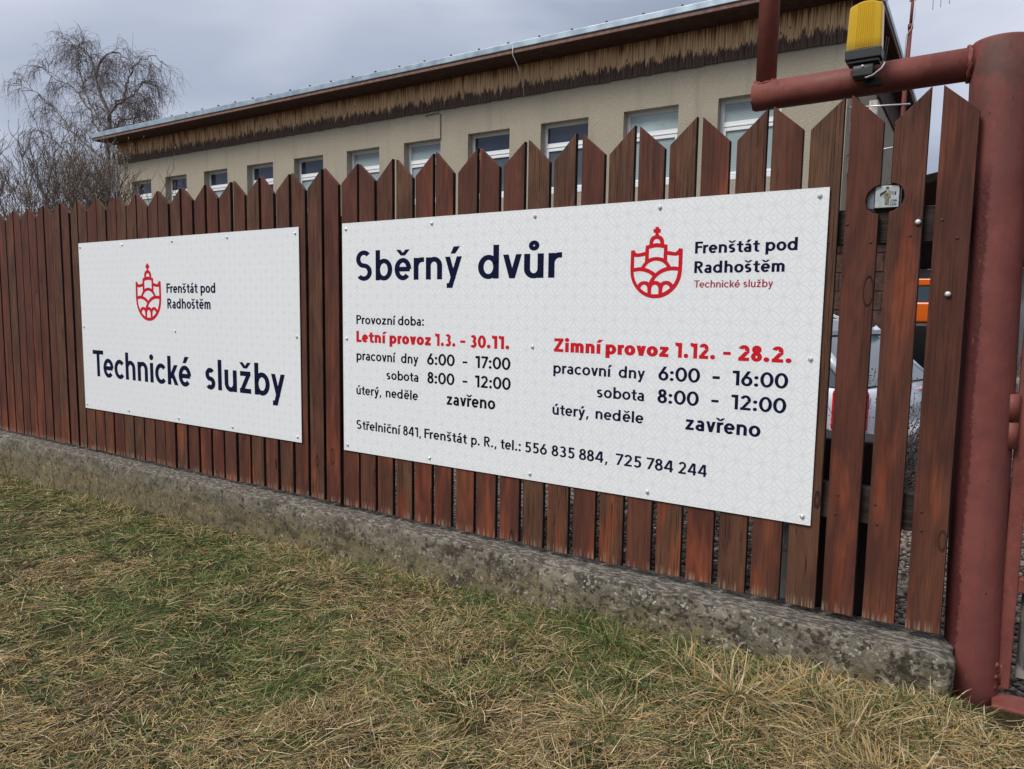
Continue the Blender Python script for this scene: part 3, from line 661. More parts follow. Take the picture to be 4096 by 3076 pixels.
# timber band: vertical boards, each about 11 cm, with open joints
zb0, zb1 = top + .0, LZ(4.97)
fb = M(); x = 0.0; i = 0
rr = random.Random(3)
while x < BX1 - BX0 - .05:
    wd = .112 + rr.uniform(-.008, .008); x1 = min(x + wd - .006, BX1 - BX0)
    fb.box(-x1, -x, -.028 - rr.uniform(0, .006), .02, rr.uniform(-.012, .004), zb1 - zb0, 0); x += wd
o = fb.build('cladding_boards', FASC, bl, (0, 0, zb0)); o['kind'] = 'stuff'
ft = M(); ft.box(LX(BX0), .0, .021, .05, zb0 - .0, zb1); ft.box(.0, .035, -.05, .05, zb0 - .01, zb1)
ft.build('corner_trim', SOFF, bl)
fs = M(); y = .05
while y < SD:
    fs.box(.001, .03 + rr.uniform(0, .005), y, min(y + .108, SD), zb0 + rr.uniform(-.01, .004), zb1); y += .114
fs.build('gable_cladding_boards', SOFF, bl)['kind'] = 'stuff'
# roof: soffit, edge board, zinc edge
OV = .68; RX0, RX1 = LX(-23.55), .34; RZ = LZ(4.965)
so = M(); xb = RX0
for k in range(7): 
    y0 = -OV + .03 + k * .098; so.box(RX0, RX1, y0, y0 + .090, RZ - .02, RZ)
for k in range(3): so.box(.036 + k * .1, .036 + k * .1 + .092, .01, SD + .3, RZ - .02, RZ)
so.build('soffit_board', SOFF, bl)
eb = M(); eb.box(RX0, RX1, -OV - .005, -OV + .025, RZ - .025, RZ + .045); eb.box(RX1, RX1 + .03, -OV, SD + .4, RZ - .025, RZ + .045); eb.build('edge_board', EDGEW, bl)
rf = M(); rf.prism([(RX0 - .02, RZ + .046), (RX1 + .05, RZ + .046), (RX1 + .05, RZ + .15), (RX0 - .02, RZ + .19)], -OV - .03, SD + .45)
roof = rf.build('roof', ZINC, bl, bevel=.01)
cm = M(); cm.box(-.016, .016, -.01, .03, 0, .028); cmesh = cm.mesh('roof_clip', BLACKPL)
for k in range(31):
    xx = -3.2 - .70 * k + BX1 * 0
    o = obj('roof_clip', cmesh, roof, (LX(xx), -OV - .01, RZ + .152 + .0017 * k))
# windows
fm = M(); W_, H_ = WW, WZ1 - WZ0; b = .065; tr0, tr1 = H_ * .64, H_ * .64 + .115
for (x0, x1, z0, z1) in ((0, W_, H_ - b, H_), (0, W_, .02, .02 + b), (0, b, .02 + b, H_ - b), (W_ - b, W_, .02 + b, H_ - b)): fm.box(x0, x1, 0, .06, z0, z1)
fm.box(b, W_ - b, -.004, .055, tr0, tr1); fm.box(b + .028, b + .05, -.018, -.001, tr0 - .05, tr0 + .0)
fm.box(b, W_ - b, -.018, -.005, tr0 + .03, tr0 + .05)
for (x0, x1, z0, z1) in ((b, b + .04, .02 + b, tr0), (W_ - b - .04, W_ - b, .02 + b, tr0), (b + .04, W_ - b - .04, tr0 - .04, tr0), (b + .04, W_ - b - .04, .02 + b, .06 + b)): fm.box(x0, x1, -.012, .05, z0, z1)
FR = fm.mesh('window', UPVC)
pu = M(); pu.box(b, W_ - b, .02, .03, tr1, H_ - b); pl = M(); pl.box(b + .04, W_ - b - .04, .02, .03, .06 + b, tr0 - .04)
sl = M(); sl.box(-.0, W_, -.22, .0, -.0, .025); sl.box(0, W_, -.235, -.22, -.04, .025); SLM = sl.mesh('sill', UPVC)
kinds = ['DL', 'DL', 'DL', 'DD', 'DL', 'BB', 'BB', 'DG', 'DG', 'LB', 'BB']
pm = {}
GLASSG = glass('window_glass_half_dark', (.075, .10, .115)); KM = {'D': GLASSD, 'L': GLASSL, 'B': GLASSB, 'G': GLASSG}
def pane(kind, M_, tagk):
    if (kind, tagk) not in pm: pm[(kind, tagk)] = M_.mesh('pane', KM[kind])
    return pm[(kind, tagk)]
for a, kk in zip(WL, kinds):
    wo_ = obj('window', FR, bl, (LX(a), REC, LZ(WZ0)))
    obj('pane', pane(kk[0], pu, 'u'), wo_); obj('pane', pane(kk[1], pl, 'l'), wo_); obj('sill', SLM, wo_, (0, .06, .002))
wo_ = obj('window', FR, bl, (-.12, sw0, LZ(WZ0))); wo_.rotation_euler = (0, 0, rad(90))
obj('pane', pane('D', pu, 'u'), wo_); obj('pane', pane('L', pl, 'l'), wo_); obj('sill', SLM, wo_, (0, .0, .002))
# cables on the facade
cb = M(); cb.tube([(LX(-7.98), -OV - .02, LZ(5.08)), (LX(-7.97), -OV - .04, LZ(4.9)), (LX(-7.95), -.55, LZ(4.72)), (LX(-8.05), -.3, LZ(4.6)), (LX(-8.13), -.06, LZ(4.5)), (LX(-8.12), -.045, LZ(4.31))], [.011] * 5 + [.008], 6)
cb.build('lightning_cable', CABLEW, bl)
cb = M(); cb.tube([(LX(-10.72), -.015, LZ(4.23)), (LX(-10.70), -.02, LZ(4.26)), (LX(-10.36), -.02, LZ(4.275)), (LX(-10.30), -.02, LZ(4.24)), (LX(-10.29), -.02, LZ(3.70))], .008, 6)
cb.build('facade_cable', CABLED, bl)

# antenna mast on the gable side
ms = thing('antenna_mast', 'rusty red antenna mast bracketed to the gable corner of the beige building', 'mast', (-1.2, 10.0, -1.5))
p_ = M(); p_.tube([(-.03, 0, 0), (-.02, 0, 5.05), (0, 0, 5.9)], [.036, .034, .030], 10); p_.tube([(0, 0, 5.9), (.01, 0, 6.4)], [.022, .020], 8); p_.tube([(0, 0, 5.86), (0, 0, 5.93)], .037, 10); p_.tube([(-.02, 0, 5.25), (-.02, 0, 5.28)], .040, 10)
p_.build('pole', REDP, ms)
i_ = M(); i_.box(-.035, .045, -.03, .03, 6.27, 6.36); i_.build('insulator', plain('cream_porcelain', (.5, .47, .36), .4), ms)
br = M(); br.tube([(-.86, .05, 4.83), (.07, -.04, 4.74)], .013, 6); br.build('bracket', STEEL, ms)
br = M(); br.tube([(-.86, .3, 4.12), (-.01, -.03, 4.13)], .013, 6); br.build('bracket', STEEL, ms)
yb = M(); yb.tube([(-.55, -.1, 6.32), (-.3, -.05, 6.34), (.0, 0, 6.38)], .008, 6)
yb.tube([(.0, 0, 6.40), (.9, -.05, 6.42)], .012, 6)
for k, zz in enumerate((.28, .38, .49)): yb.tube([(zz, 0, 6.42 + .3), (zz, 0, 6.08 + .02 * k)], .004, 4)
yb.build('antenna', STEEL, ms)
wr = M()
wr.tube([(.03, -.03, 6.28), (.05, -.03, 6.05), (.02, -.045, 5.85), (-.045, -.045, 5.76), (-.05, -.04, 5.2)], .006, 5); wr.build('cable', CABLEW, ms)

gb = thing('cable_junction_box', 'white junction box with rust stains on the corner of the beige building', 'junction box', (-1.62, 10.15, 3.05))
j_ = M(); j_.box(-.10, .02, -.04, .1, .02, .36); j_.build('box', plain('rust_stained_white', (.45, .40, .36), .6, var=.4, sc=12), gb, bevel=.008)
j_ = M(); j_.tube([(.0, -.03, .35), (.05, -.03, .8), (.09, -.03, 1.3)], .007, 5); j_.tube([(.01, -.02, .35), (.07, 0, .8), (.12, 0, 1.3)], .007, 5)
j_.tube([(-.02, -.03, .02), (.06, -.05, -.4), (.12, -.08, -.85), (.24, -.1, -.95), (.20, -.1, -1.15), (.05, -.08, -1.2)], .0035, 5)
j_.tube([(.01, -.03, .02), (.12, -.05, -.3), (.28, -.08, -.8), (.22, -.1, -1.0)], .003, 5); j_.build('cable', CABLED, gb)

# low brown annex, carport and garage seen through the gaps on the right
ax = thing('brick_annex', 'low dark brown masonry annex between the beige building and the yard', 'outbuilding', (-2.2, 8.2, -1.5))
a_ = M()
a_.box(-1.5, 1.32, 0, 1.6, 0, 2.72); a_.build('wall', BRICK, ax)
a_ = M(); a_.box(-1.6, 1.42, -.25, 1.7, 2.725, 2.83); a_.build('roof', DARKB, ax)
a_ = M()
for zz in range(9):
    for xx in range(12): a_.box(-1.48 + xx * .22 + (.11 if zz % 2 else 0), -1.48 + xx * .22 + .205 + (.11 if zz % 2 else 0), -.012, -.001, .3 + zz * .26, .3 + zz * .26 + .24)
a_.build('masonry_courses', BRICK, ax)['kind'] = 'stuff'
cp = thing('carport', 'dark timber carport with a sloping roof seen between the last two pickets', 'carport', (-.6, 14.0, -1.5))
c_ = M(); c_.prism([(-2.4, 3.45), (1.9, 4.35), (1.9, 4.5), (-2.4, 3.6)], -1.9, 3.5); c_.build('roof', DARKB, cp)
c_ = M()
for xx in (-2.2, 1.7):
    for yy in (-1.6, 3.2): c_.box(xx, xx + .16, yy, yy + .16, 0, 3.5)
c_.box(-2.2, 1.86, -1.72, -1.6, 3.30, 3.50); c_.build('post', DARKB, cp)
gr = thing('garage', 'pale garage with a red roof edge standing behind the orange truck', 'garage', (-.8, 19.0, -1.5))
c_ = M(); c_.box(-3.2, 3.2, 0, 5, 0, 2.75); c_.build('wall', plain('white_plaster', (.55, .56, .55), .9, var=.06), gr)
c_ = M(); c_.box(-3.4, 3.4, -.5, -.02, 2.76, 3.45); c_.build('header', DARKB, gr)
c_ = M(); c_.box(-3.5, 3.5, -.6, 5.2, 3.46, 3.60); c_.build('roof', REDP, gr)
c_ = M(); c_.box(-1.2, 1.2, -.04, -.005, 0, 2.3); c_.build('door', plain('grey_door', (.4, .41, .40), .7), gr)

def loft(m, secs, mi=0):
    n = len(secs[0]); i0 = len(m.v)
    for s_ in secs: m.v += [tuple(p) for p in s_]
    for k in range(len(secs) - 1):
        for q_ in range(n):
            r_ = (q_ + 1) % n; m.f.append((i0 + k * n + q_, i0 + k * n + r_, i0 + (k + 1) * n + r_, i0 + (k + 1) * n + q_)); m.mi.append(mi); m.sm.append(True)
    m.f.append(tuple(i0 + q_ for q_ in range(n - 1, -1, -1))); m.mi.append(mi); m.sm.append(False)
    m.f.append(tuple(i0 + (len(secs) - 1) * n + q_ for q_ in range(n))); m.mi.append(mi); m.sm.append(False)
def wheel(parent, x, y, r=.31, w_=.2):
    tm = M(); tm.tube([(0, -w_ / 2, 0), (0, -w_ / 2 + .02, 0), (0, w_ / 2 - .02, 0), (0, w_ / 2, 0)], [r - .03, r, r, r - .03], 24)
    o_ = tm.build('wheel', TYRE, parent, (x, y, r)); rm = M(); rm.tube([(0, -w_ / 2 - .006, 0), (0, w_ / 2 + .006, 0)], r * .62, 16, mi=0)
    rm.build('rim', STEEL, o_); return o_
TYRE = plain('tyre_rubber', (.02, .02, .021), .85, .2)
SILV = NT('silver_car_paint', .28, .5, .35); SILV.b.inputs['Coat Weight'].default_value = .6; SILV.col((.60, .64, .71)); SILV = SILV.m
CARGL = glass('car_glass', (.05, .075, .10)); TAIL = NT('red_tail_lamp', .12, .6).col((.62, .012, .012)).m
GREYPL = plain('grey_bumper_plastic', (.13, .14, .15), .5)
car = thing('parked_car', 'silver hatchback parked behind the fence, its tail lamp showing between the pickets', 'car', (-2.35, 4.1, -1.5))
car.rotation_euler = (0, 0, rad(-14))
# side profile: x forward is -x (nose to the left), tail at x = +1.95
def sec(x, zlo, zhi, hw, tuck): # closed ring in the y-z plane
    return [(x, -hw, zlo + .1), (x, -hw, zlo + (zhi - zlo) * .6), (x, -hw + tuck, zhi), (x, hw - tuck, zhi), (x, hw, zlo + (zhi - zlo) * .6), (x, hw, zlo + .1), (x, hw - .08, zlo), (x, -hw + .08, zlo)]
cb_ = M(); loft(cb_, [sec(-2.05, .25, .55, .62, .08), sec(-1.95, .18, .72, .78, .08), sec(-1.2, .18, .90, .84, .06), sec(-.75, .18, .97, .85, .05), sec(1.0, .18, 1.0, .85, .04), sec(1.75, .2, 1.0, .83, .05), sec(1.93, .26, .95, .78, .06), sec(1.98, .34, .78, .72, .06)])
body = cb_.build('body', SILV, car, bevel=.03)
cg = M(); prof = [(-1.05, .96), (-.28, 1.43), (.2, 1.50), (1.15, 1.46), (1.45, 1.38), (1.88, .98)]
def cabin(m, hw0, hw1, pr, lo=.95):
    n = len(pr); L_ = [(x_, -(hw0 if z_ < 1.1 else hw1), z_) for x_, z_ in pr]; R_ = [(x_, (hw0 if z_ < 1.1 else hw1), z_) for x_, z_ in pr]
    i0 = len(m.v); m.v += L_ + R_
    for k in range(n - 1): m.f.append((i0 + k, i0 + k + 1, i0 + n + k + 1, i0 + n + k)); m.mi.append(0); m.sm.append(False)
    m.f.append(tuple(i0 + k for k in range(n - 1, -1, -1))); m.f.append(tuple(i0 + n + k for k in range(n))); m.mi += [0, 0]; m.sm += [False] * 2
cabin(cg, .80, .64, prof); cg.build('windows', CARGL, car)
rf_ = M(); pr = [(-.34, 1.42), (.2, 1.515), (1.15, 1.475), (1.50, 1.385)]
i0 = 0; rf_.v += [(x_, -.66, z_) for x_, z_ in pr] + [(x_, .66, z_) for x_, z_ in pr] + [(x_, -.66, z_ - .035) for x_, z_ in pr] + [(x_, .66, z_ - .035) for x_, z_ in pr]
for k in range(3):
    rf_.f += [(k, k + 1, 5 + k, 4 + k), (8 + k, 12 + k, 13 + k, 9 + k), (k, 8 + k, 9 + k, k + 1), (4 + k, 5 + k, 13 + k, 12 + k)]
rf_.f += [(0, 4, 12, 8), (3, 11, 15, 7)]; rf_.mi = [0] * len(rf_.f); rf_.sm = [False] * len(rf_.f)
for s_ in (-1, 1):
    for (xa, za, xb, zb) in ((-1.03, .97, -.33, 1.44), (.12, .97, .18, 1.46), (1.0, .97, 1.06, 1.46), (1.84, .98, 1.42, 1.40)): rf_.tube([(xa, s_ * .805, za), (xb, s_ * .655, zb)], .04, 6)
rf_.build('roof', SILV, car)
for s_ in (-1, 1):
    rl = M(); rl.tube([(-.1, s_ * .6, 1.50), (0, s_ * .6, 1.56), (1.0, s_ * .6, 1.54), (1.15, s_ * .6, 1.48)], .014, 6); rl.build('roof_rail', STEEL, car)
    tl = M(); tl.box(1.72, 1.955, s_ * .80 - .055, s_ * .80 + .055, .66, .96); tl.build('tail_lamp', TAIL, car, bevel=.02)
bp = M(); bp.box(1.80, 2.07, -.80, .80, .28, .52); bp.build('bumper', GREYPL, car, bevel=.05)
bp = M(); bp.box(1.95, 2.075, -.74, .74, .525, .64); bp.build('bumper_top', SILV, car, bevel=.03)
for x_ in (-1.3, 1.25):
    for y_ in (-.76, .76): wheel(car, x_, y_)
ORNG = NT('orange_truck_paint', .3, .5).col((.72, .135, .012)).m
tk = thing('orange_truck', 'small orange municipal truck with amber beacon parked deeper in the yard', 'truck', (-.98, 12.2, -1.5))
tk.rotation_euler = (0, 0, rad(84))
t_ = M(); t_.box(-.95, .85, -.85, .85, 1.42, 1.76); t_.build('cab', ORNG, tk, bevel=.03)
t_ = M(); t_.box(-.90, .80, -.82, .82, 2.04, 2.16)
for xx, yy in ((-.86, -.78), (-.86, .78), (.76, -.78), (.76, .78)): t_.box(xx - .05, xx + .05, yy - .045, yy + .045, 1.765, 2.035)
t_.build('cab_roof', ORNG, tk, bevel=.02)
t_ = M(); t_.box(-.88, .78, -.79, .79, 1.77, 2.03); t_.build('cab_glazing', CARGL, tk)
t_ = M(); t_.box(.88, 3.0, -.86, .86, 1.25, 1.7); t_.build('load_bed', ORNG, tk, bevel=.02)
t_ = M(); t_.box(-1.0, 3.0, -.80, .80, .42, 1.24); t_.box(-1.06, .84, -.84, .84, .5, 1.41); t_.build('chassis', BLACKPL, tk, bevel=.05)
for yy in (-.95, .28):
    t_ = M(); t_.box(-1.02, -.96, yy, yy + .18, 1.80, 2.02); t_.tube([(-.93, yy + .09, 2.05), (-.99, yy + .09, 2.01)], .015, 6); t_.build('mirror', BLACKPL, tk, bevel=.02)
for yy in (-.62, .62):
    t_ = M(); t_.tube([(-1.05, yy, 1.08), (-1.085, yy, 1.08)], .10, 16); t_.build('headlight', STEEL, tk)
t_ = M(); t_.tube([(.0, .12, 2.16), (.0, .12, 2.22), (.0, .12, 2.30)], [.07, .07, .05], 12); t_.build('beacon', NT('amber_lens', .2, .5).col((.85, .20, .01)).m, tk)
for x_ in (-.45, 2.3):
    for y_ in (-.78, .78): wheel(tk, x_, y_, .42, .26)
wl = thing('stacked_timber_planter', 'low planter of stacked grey timbers with brown plants in the yard', 'planter', (-.35, 6.6, -1.5))
for k in range(5):
    t_ = M(); t_.box(-.3 + .02 * (k % 2), 1.2, 0, .5, k * .175, k * .175 + .165); t_.build('timber', GREYW, wl, bevel=.012)
cbn = thing('steel_cabinet', 'dark steel cabinet standing close behind the fence by the gate', 'cabinet', (-.39, .24, -1.5))
t_ = M(); t_.box(-.13, .11, -.10, .12, 0, 1.03); t_.build('body', plain('dark_maroon_steel', (.035, .018, .018), .6), cbn, bevel=.01)
t_ = M(); t_.box(-.12, .10, -.108, -.101, .55, 1.0); t_.build('door', plain('dark_steel_door', (.03, .018, .018), .5), cbn)
pp = M(); pp.tube([(0, 0, 0), (0, 0, .74)], .024, 12); pp.tube([(0, 0, .56), (0, 0, .60)], .028, 12)
tag(pp.build('drain_pipe', plain('pale_grey_plastic', (.72, .75, .72), .5), None, (-.605, .13, -1.5)), 'pale grey plastic pipe standing behind the fence under the large sign', 'pipe')
# ================================================================ fence
fe = thing('picket_fence', 'tall brown stained picket fence with paired slanted tops on the concrete plinth', 'fence', (0, 0, -1.107))
FZ = -1.107; BT = .022
LE = {}  # board index -> (left, right)
meas = [(-.155, -.046), (-.295, -.189), (-.434, -.325), (-.566, -.457), (-.701, -.590), (-.833, -.722), (-.968, -.856), (-1.101, -.990), (-1.236, -1.123), (-1.369, -1.256),
        (-1.501, -1.390), (-1.636, -1.526), (-1.772, -1.659), (-1.906, -1.794), (-2.045, -1.928), (-2.173, -2.060), (-2.311, -2.201), (-2.444, -2.329), (-2.575, -2.463),
        (-2.705, -2.595), (-2.837, -2.723), (-2.973, -2.851), (-3.107, -2.993)]
x = -3.240
while len(meas) < 35: meas.append((x, x + .113)); x -= .1335
meas += [(-4.832, -4.718), (-4.968, -4.842), (-5.096, -4.981), (-5.230, -5.113), (-5.363, -5.242), (-5.496, -5.382), (-5.631, -5.508), (-5.764, -5.644), (-5.870, -5.774),
         (-6.014, -5.904), (-6.168, -6.045), (-6.283, -6.176), (-6.417, -6.305), (-6.553, -6.429), (-6.684, -6.568), (-6.808, -6.695), (-6.949, -6.824), (-7.088, -6.963), (-7.224, -7.110)]
x = -7.355
while x > -11.5: meas.append((x, x + .112)); x -= .1335
rb = random.Random(21)
scm = M(); scm.tube([(0, .0, 0), (0, -.0015, 0), (0, -.002, 0)], [.0052, .0052, .0035], 8); SCREW = scm.mesh('screw', RUSTY)
skip_x = [(-2.957, -.488), (-5.76, -3.307)]
for i, (a, b) in enumerate(meas):
    tipz = .772 + rb.uniform(-.004, .006) - FZ; shz = .671 + rb.uniform(-.007, .007) + (.03 if a < -5.2 else (.01 if a < -3.8 else 0)) * .9 - FZ
    z0 = rb.uniform(-.004, .004); w_ = b - a
    zl, zr = (tipz, shz) if i % 2 == 0 else (shz, tipz)
    tl_, trr = rb.uniform(-.0025, .0025), rb.uniform(-.0025, .0025)
    if i == 2:
        n_ = [(-.325, .358), (-.345, .362), (-.358, .374), (-.366, .39), (-.369, .405), (-.367, .420), (-.360, .436), (-.346, .450), (-.325, .458)]
        pts = [(0, z0), (w_, z0)] + [(px - a, pz - FZ) for px, pz in n_] + [(w_, zr), (0, zl)]
    elif i == 1:
        n_ = [(-.295, .462), (-.278, .459), (-.262, .449), (-.253, .432), (-.251, .412), (-.256, .392), (-.266, .378), (-.280, .369), (-.295, .364)]
        pts = [(0, z0), (w_, z0), (w_, zr), (0, zl)] + [(px - a, pz - FZ) for px, pz in n_]
    else:
        pts = [(0, z0), (w_, z0 + rb.uniform(-.003, .003)), (w_ + trr, zr), (tl_, zl)]
    m_ = M(); m_.prism(pts, 0, BT)
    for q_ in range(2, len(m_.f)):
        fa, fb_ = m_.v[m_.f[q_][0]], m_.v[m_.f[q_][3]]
        if abs(fa[0] - fb_[0]) < .012: m_.mi[q_] = 1  # side faces take the colour with the gap shade in it
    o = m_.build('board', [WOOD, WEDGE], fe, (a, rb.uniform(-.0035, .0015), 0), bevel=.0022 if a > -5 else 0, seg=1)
    tone = {0: .68, 1: .62, 2: .82, 3: .12, 4: .55, 5: .40, 6: .88, 7: .10, 8: .62, 9: .25, 10: .8, 11: .15}.get(i, rb.random()); o.color = (tone, tone, tone, 1)
    if a > -1.0:
        for zz, zs in ((.335, 1), (.27, 1), (-.665, 1), (-.735, 1)):
            xx = w_ * (.2 if (zz * 1000) % 2 else .75) + rb.uniform(-.012, .012)
            if i in (1, 2) and zz > .3: xx = w_ * (.9 if i == 1 else .08)
            if a + xx > -.5 and a + xx < -.046 or True:
                s_ = obj('screw', SCREW, o, (xx, -.0008, zz - FZ + rb.uniform(-.012, .012)))
bm_ = M(); bm_.tube([(0, .001, 0), (0, -.002, 0), (0, -.006, 0), (0, -.008, 0)], [.0098, .0098, .0075, .003], 14)
BOLT = bm_.mesh('coach_bolt', STEEL)
for (bx, bz) in ((-.203, .324), (-.100, .080)): obj('coach_bolt', BOLT, fe, (bx, -.0035, bz - FZ))
for z0, z1 in ((.257, .382), (-.758, -.621)):
    for xa, xb in ((-11.6, -8.31), (-8.30, -5.71), (-5.70, -3.06), (-3.05, -.07)):
        m_ = M(); m_.box(xa, xb, BT + .004, BT + .052, z0 - FZ, z1 - FZ); m_.build('rail', RAIL, fe, bevel=.004, seg=1)
for xp in (-3.05, -5.70, -8.30, -10.9):
    m_ = M(); m_.box(xp - .035, xp + .035, BT + .055, BT + .125, -.03, .52 - FZ); m_.build('fence_post', DARKB, fe)
# ================================================================ plinth
PT = -1.132
def plinth_mesh():
    x0, x1 = -12.0, -.004
    nx = 900; prof = [(.115, -1.6), (.115, -1.20), (.112, PT)] 
    tops = [.10, .07, .03, -.01, -.05, -.085]
    ring = [(y, PT) for y in tops] + [(-.106, PT - .001), (-.111, PT - .006), (-.112, PT - .016)] + [(-.112, PT - .03 - .018 * k) for k in range(1, 20)] + [(-.115, -1.6)]
    prof = [(.115, -1.6), (.113, PT - .02)] + ring
    P_ = np.array(prof); n = len(P_); xs_ = np.linspace(x0, x1, nx)
    V_ = np.zeros((nx, n, 3)); V_[..., 0] = xs_[:, None]; V_[..., 1] = P_[None, :, 0]; V_[..., 2] = P_[None, :, 1]
    s = np.cumsum(np.r_[0, np.hypot(*np.diff(P_, axis=0).T)])
    for sc_, am in ((1.1, .016), (6, .010), (22, .009), (60, .006)):
        nn = vnoise(V_[..., 0], s[None, :] + 0 * V_[..., 0], sc_, int(sc_ * 10)) - .5
        front = (P_[:, 0] < -.07)[None, :]; V_[..., 1] += np.where(front, nn * am, 0); V_[..., 2] += np.where(~front & (P_[:, 1] > -1.2)[None, :], nn * am * .6, 0)
    # form-board joint lines and a ledge left by the shuttering
    for zl, dp in ((-1.166, .005), (-1.262, .004)):
        wv = zl + (vnoise(V_[..., 0], 0 * V_[..., 0], 2.2, 15) - .5) * .018; V_[..., 1] += np.where((P_[:, 0] < -.07)[None, :], dp * np.exp(-((V_[..., 2] - wv) / .006) ** 2) * (vnoise(V_[..., 0], 0 * V_[..., 0], 4, 16) > .35), 0)
    # chipped front edge
    ch = vnoise(V_[..., 0], 0 * V_[..., 0], 9, 77); e = (np.abs(P_[:, 1] - PT) < .02)[None, :] & (P_[:, 0] < -.07)[None, :]
    V_[..., 2] -= np.where(e & (ch > .58), (ch - .58) * .07, 0); V_[..., 1] += np.where(e & (ch > .58), (ch - .58) * .07, 0)
    # the end by the gate post crumbles away
    k = np.clip((V_[..., 0] + .13) / .14, 0, 1) ** 3.0; nk = .6 + .8 * vnoise(V_[..., 0], V_[..., 2] + V_[..., 1], 30, 5); V_[..., 2] -= k * nk * .030 * (P_[:, 1] > -1.2)[None, :]; V_[..., 1] += k * nk * .022 * (P_[:, 0] < 0)[None, :]; V_[..., 0] += (vnoise(V_[..., 1] * 3, V_[..., 2], 22, 6) - .5) * .03 * (V_[..., 0] > -.02)
    I_ = np.arange(nx * n).reshape(nx, n)
    F_ = np.stack([I_[:-1, :-1], I_[1:, :-1], I_[1:, 1:], I_[:-1, 1:]], -1).reshape(-1)
    return V_.reshape(-1, 3), F_, n, nx
v, f, n_, nx_ = plinth_mesh()
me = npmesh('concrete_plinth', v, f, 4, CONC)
bm = bmesh.new(); bm.from_mesh(me); bm.verts.ensure_lookup_table()
for base, rev in ((0, False), ((nx_ - 1) * n_, True)):
    vs = [bm.verts[base + k] for k in range(n_)]; bm.faces.new(vs if not rev else vs[::-1])
bm.to_mesh(me); bm.free()
tag(obj('concrete_plinth', me), 'long low lichen-spotted concrete plinth under the picket fence', 'low wall')

# ================================================================ signs
def curve_to_mesh(cu, mat, y):
    t_ = bpy.data.objects.new('tmp', cu); COL.objects.link(t_); bpy.context.view_layer.update()
    me = bpy.data.meshes.new_from_object(t_.evaluated_get(bpy.context.evaluated_depsgraph_get()))
    bpy.data.objects.remove(t_)
    co = np.zeros(len(me.vertices) * 3); me.vertices.foreach_get('co', co); co = co.reshape(-1, 3)
    me.vertices.foreach_set('co', np.stack([co[:, 0], np.full(len(co), y), co[:, 1]], -1).ravel())
    me.materials.clear(); me.materials.append(mat); me.update(); return me
SIGN_Y = -.0085
def poly_curve(loops):
    cu = bpy.data.curves.new('c', 'CURVE'); cu.dimensions = '2D'; cu.fill_mode = 'BOTH'
    for L in loops:
        sp = cu.splines.new('POLY'); sp.points.add(len(L) - 1); sp.use_cyclic_u = True
        for k, (a, b) in enumerate(L): sp.points[k].co = (a, b, 0, 1)
    return cu
def smooth_loop(L, it=2, keep=32):
    P_ = [Vector((a, b)) for a, b in L]
    for _ in range(it):
        Q = []
        n = len(P_)
        for k in range(n):
            a, b, c = P_[k - 1], P_[k], P_[(k + 1) % n]
            d1, d2 = (b - a), (c - b)
            ang = d1.angle(d2) if d1.length > 1e-9 and d2.length > 1e-9 else 0
            if ang > rad(keep): Q.append(b)
            else:
                Q.append(a.lerp(b, .75)) ; Q.append(b.lerp(c, .25))
        P_ = Q
    return [(p.x, p.y) for p in P_]
scr = M(); scr.tube([(0, .0, 0), (0, -.0015, 0), (0, -.003, 0)], [.0092, .0092, .0075], 18); scr.tube([(0, -.003, 0), (0, -.0072, 0), (0, -.0082, 0)], [.0055, .0055, .0040], 6, sm=False)
SSCREW = scr.mesh('sign_screw', STEEL)
def make_sign(x0, x1, z0, z1, nodexz, label, words, emblem_loops, screws):
    s = thing('sign', label, 'sign', (0, 0, 0))
    m_ = M(); m_.box(x0, x1, SIGN_Y, SIGN_Y + .0035, z0, z1, 0)
    for k in (1, 2, 3, 4, 5, 0): pass
    me_ = m_.mesh('panel', [sign_face('printed_sign_panel', *nodexz), ALU])
    for p_ in me_.polygons:
        if p_.normal.y > -.9: p_.material_index = 1
    obj('panel', me_, s)
    for (w_, a, b, zb, zt, kind, mat, bold) in words:
        obj('lettering', text_mesh(w_, a, b, zb, zt, kind, bold, SIGN_Y - .0006).mesh('lettering', mat), s)
    obj('emblem', curve_to_mesh(poly_curve([smooth_loop(L) for L in emblem_loops]), REDL, SIGN_Y - .0007), s)
    for (a, b) in screws: 
        o_ = obj('screw', SSCREW, s, (a, SIGN_Y - .0001, b)); o_.rotation_euler = (0, rb.uniform(0, 6.28), 0)
    return s
RED_W = {'Letní', '1.3.', '30.11.', 'Zimní', '1.12.', '28.2.'}
big = []; small = []
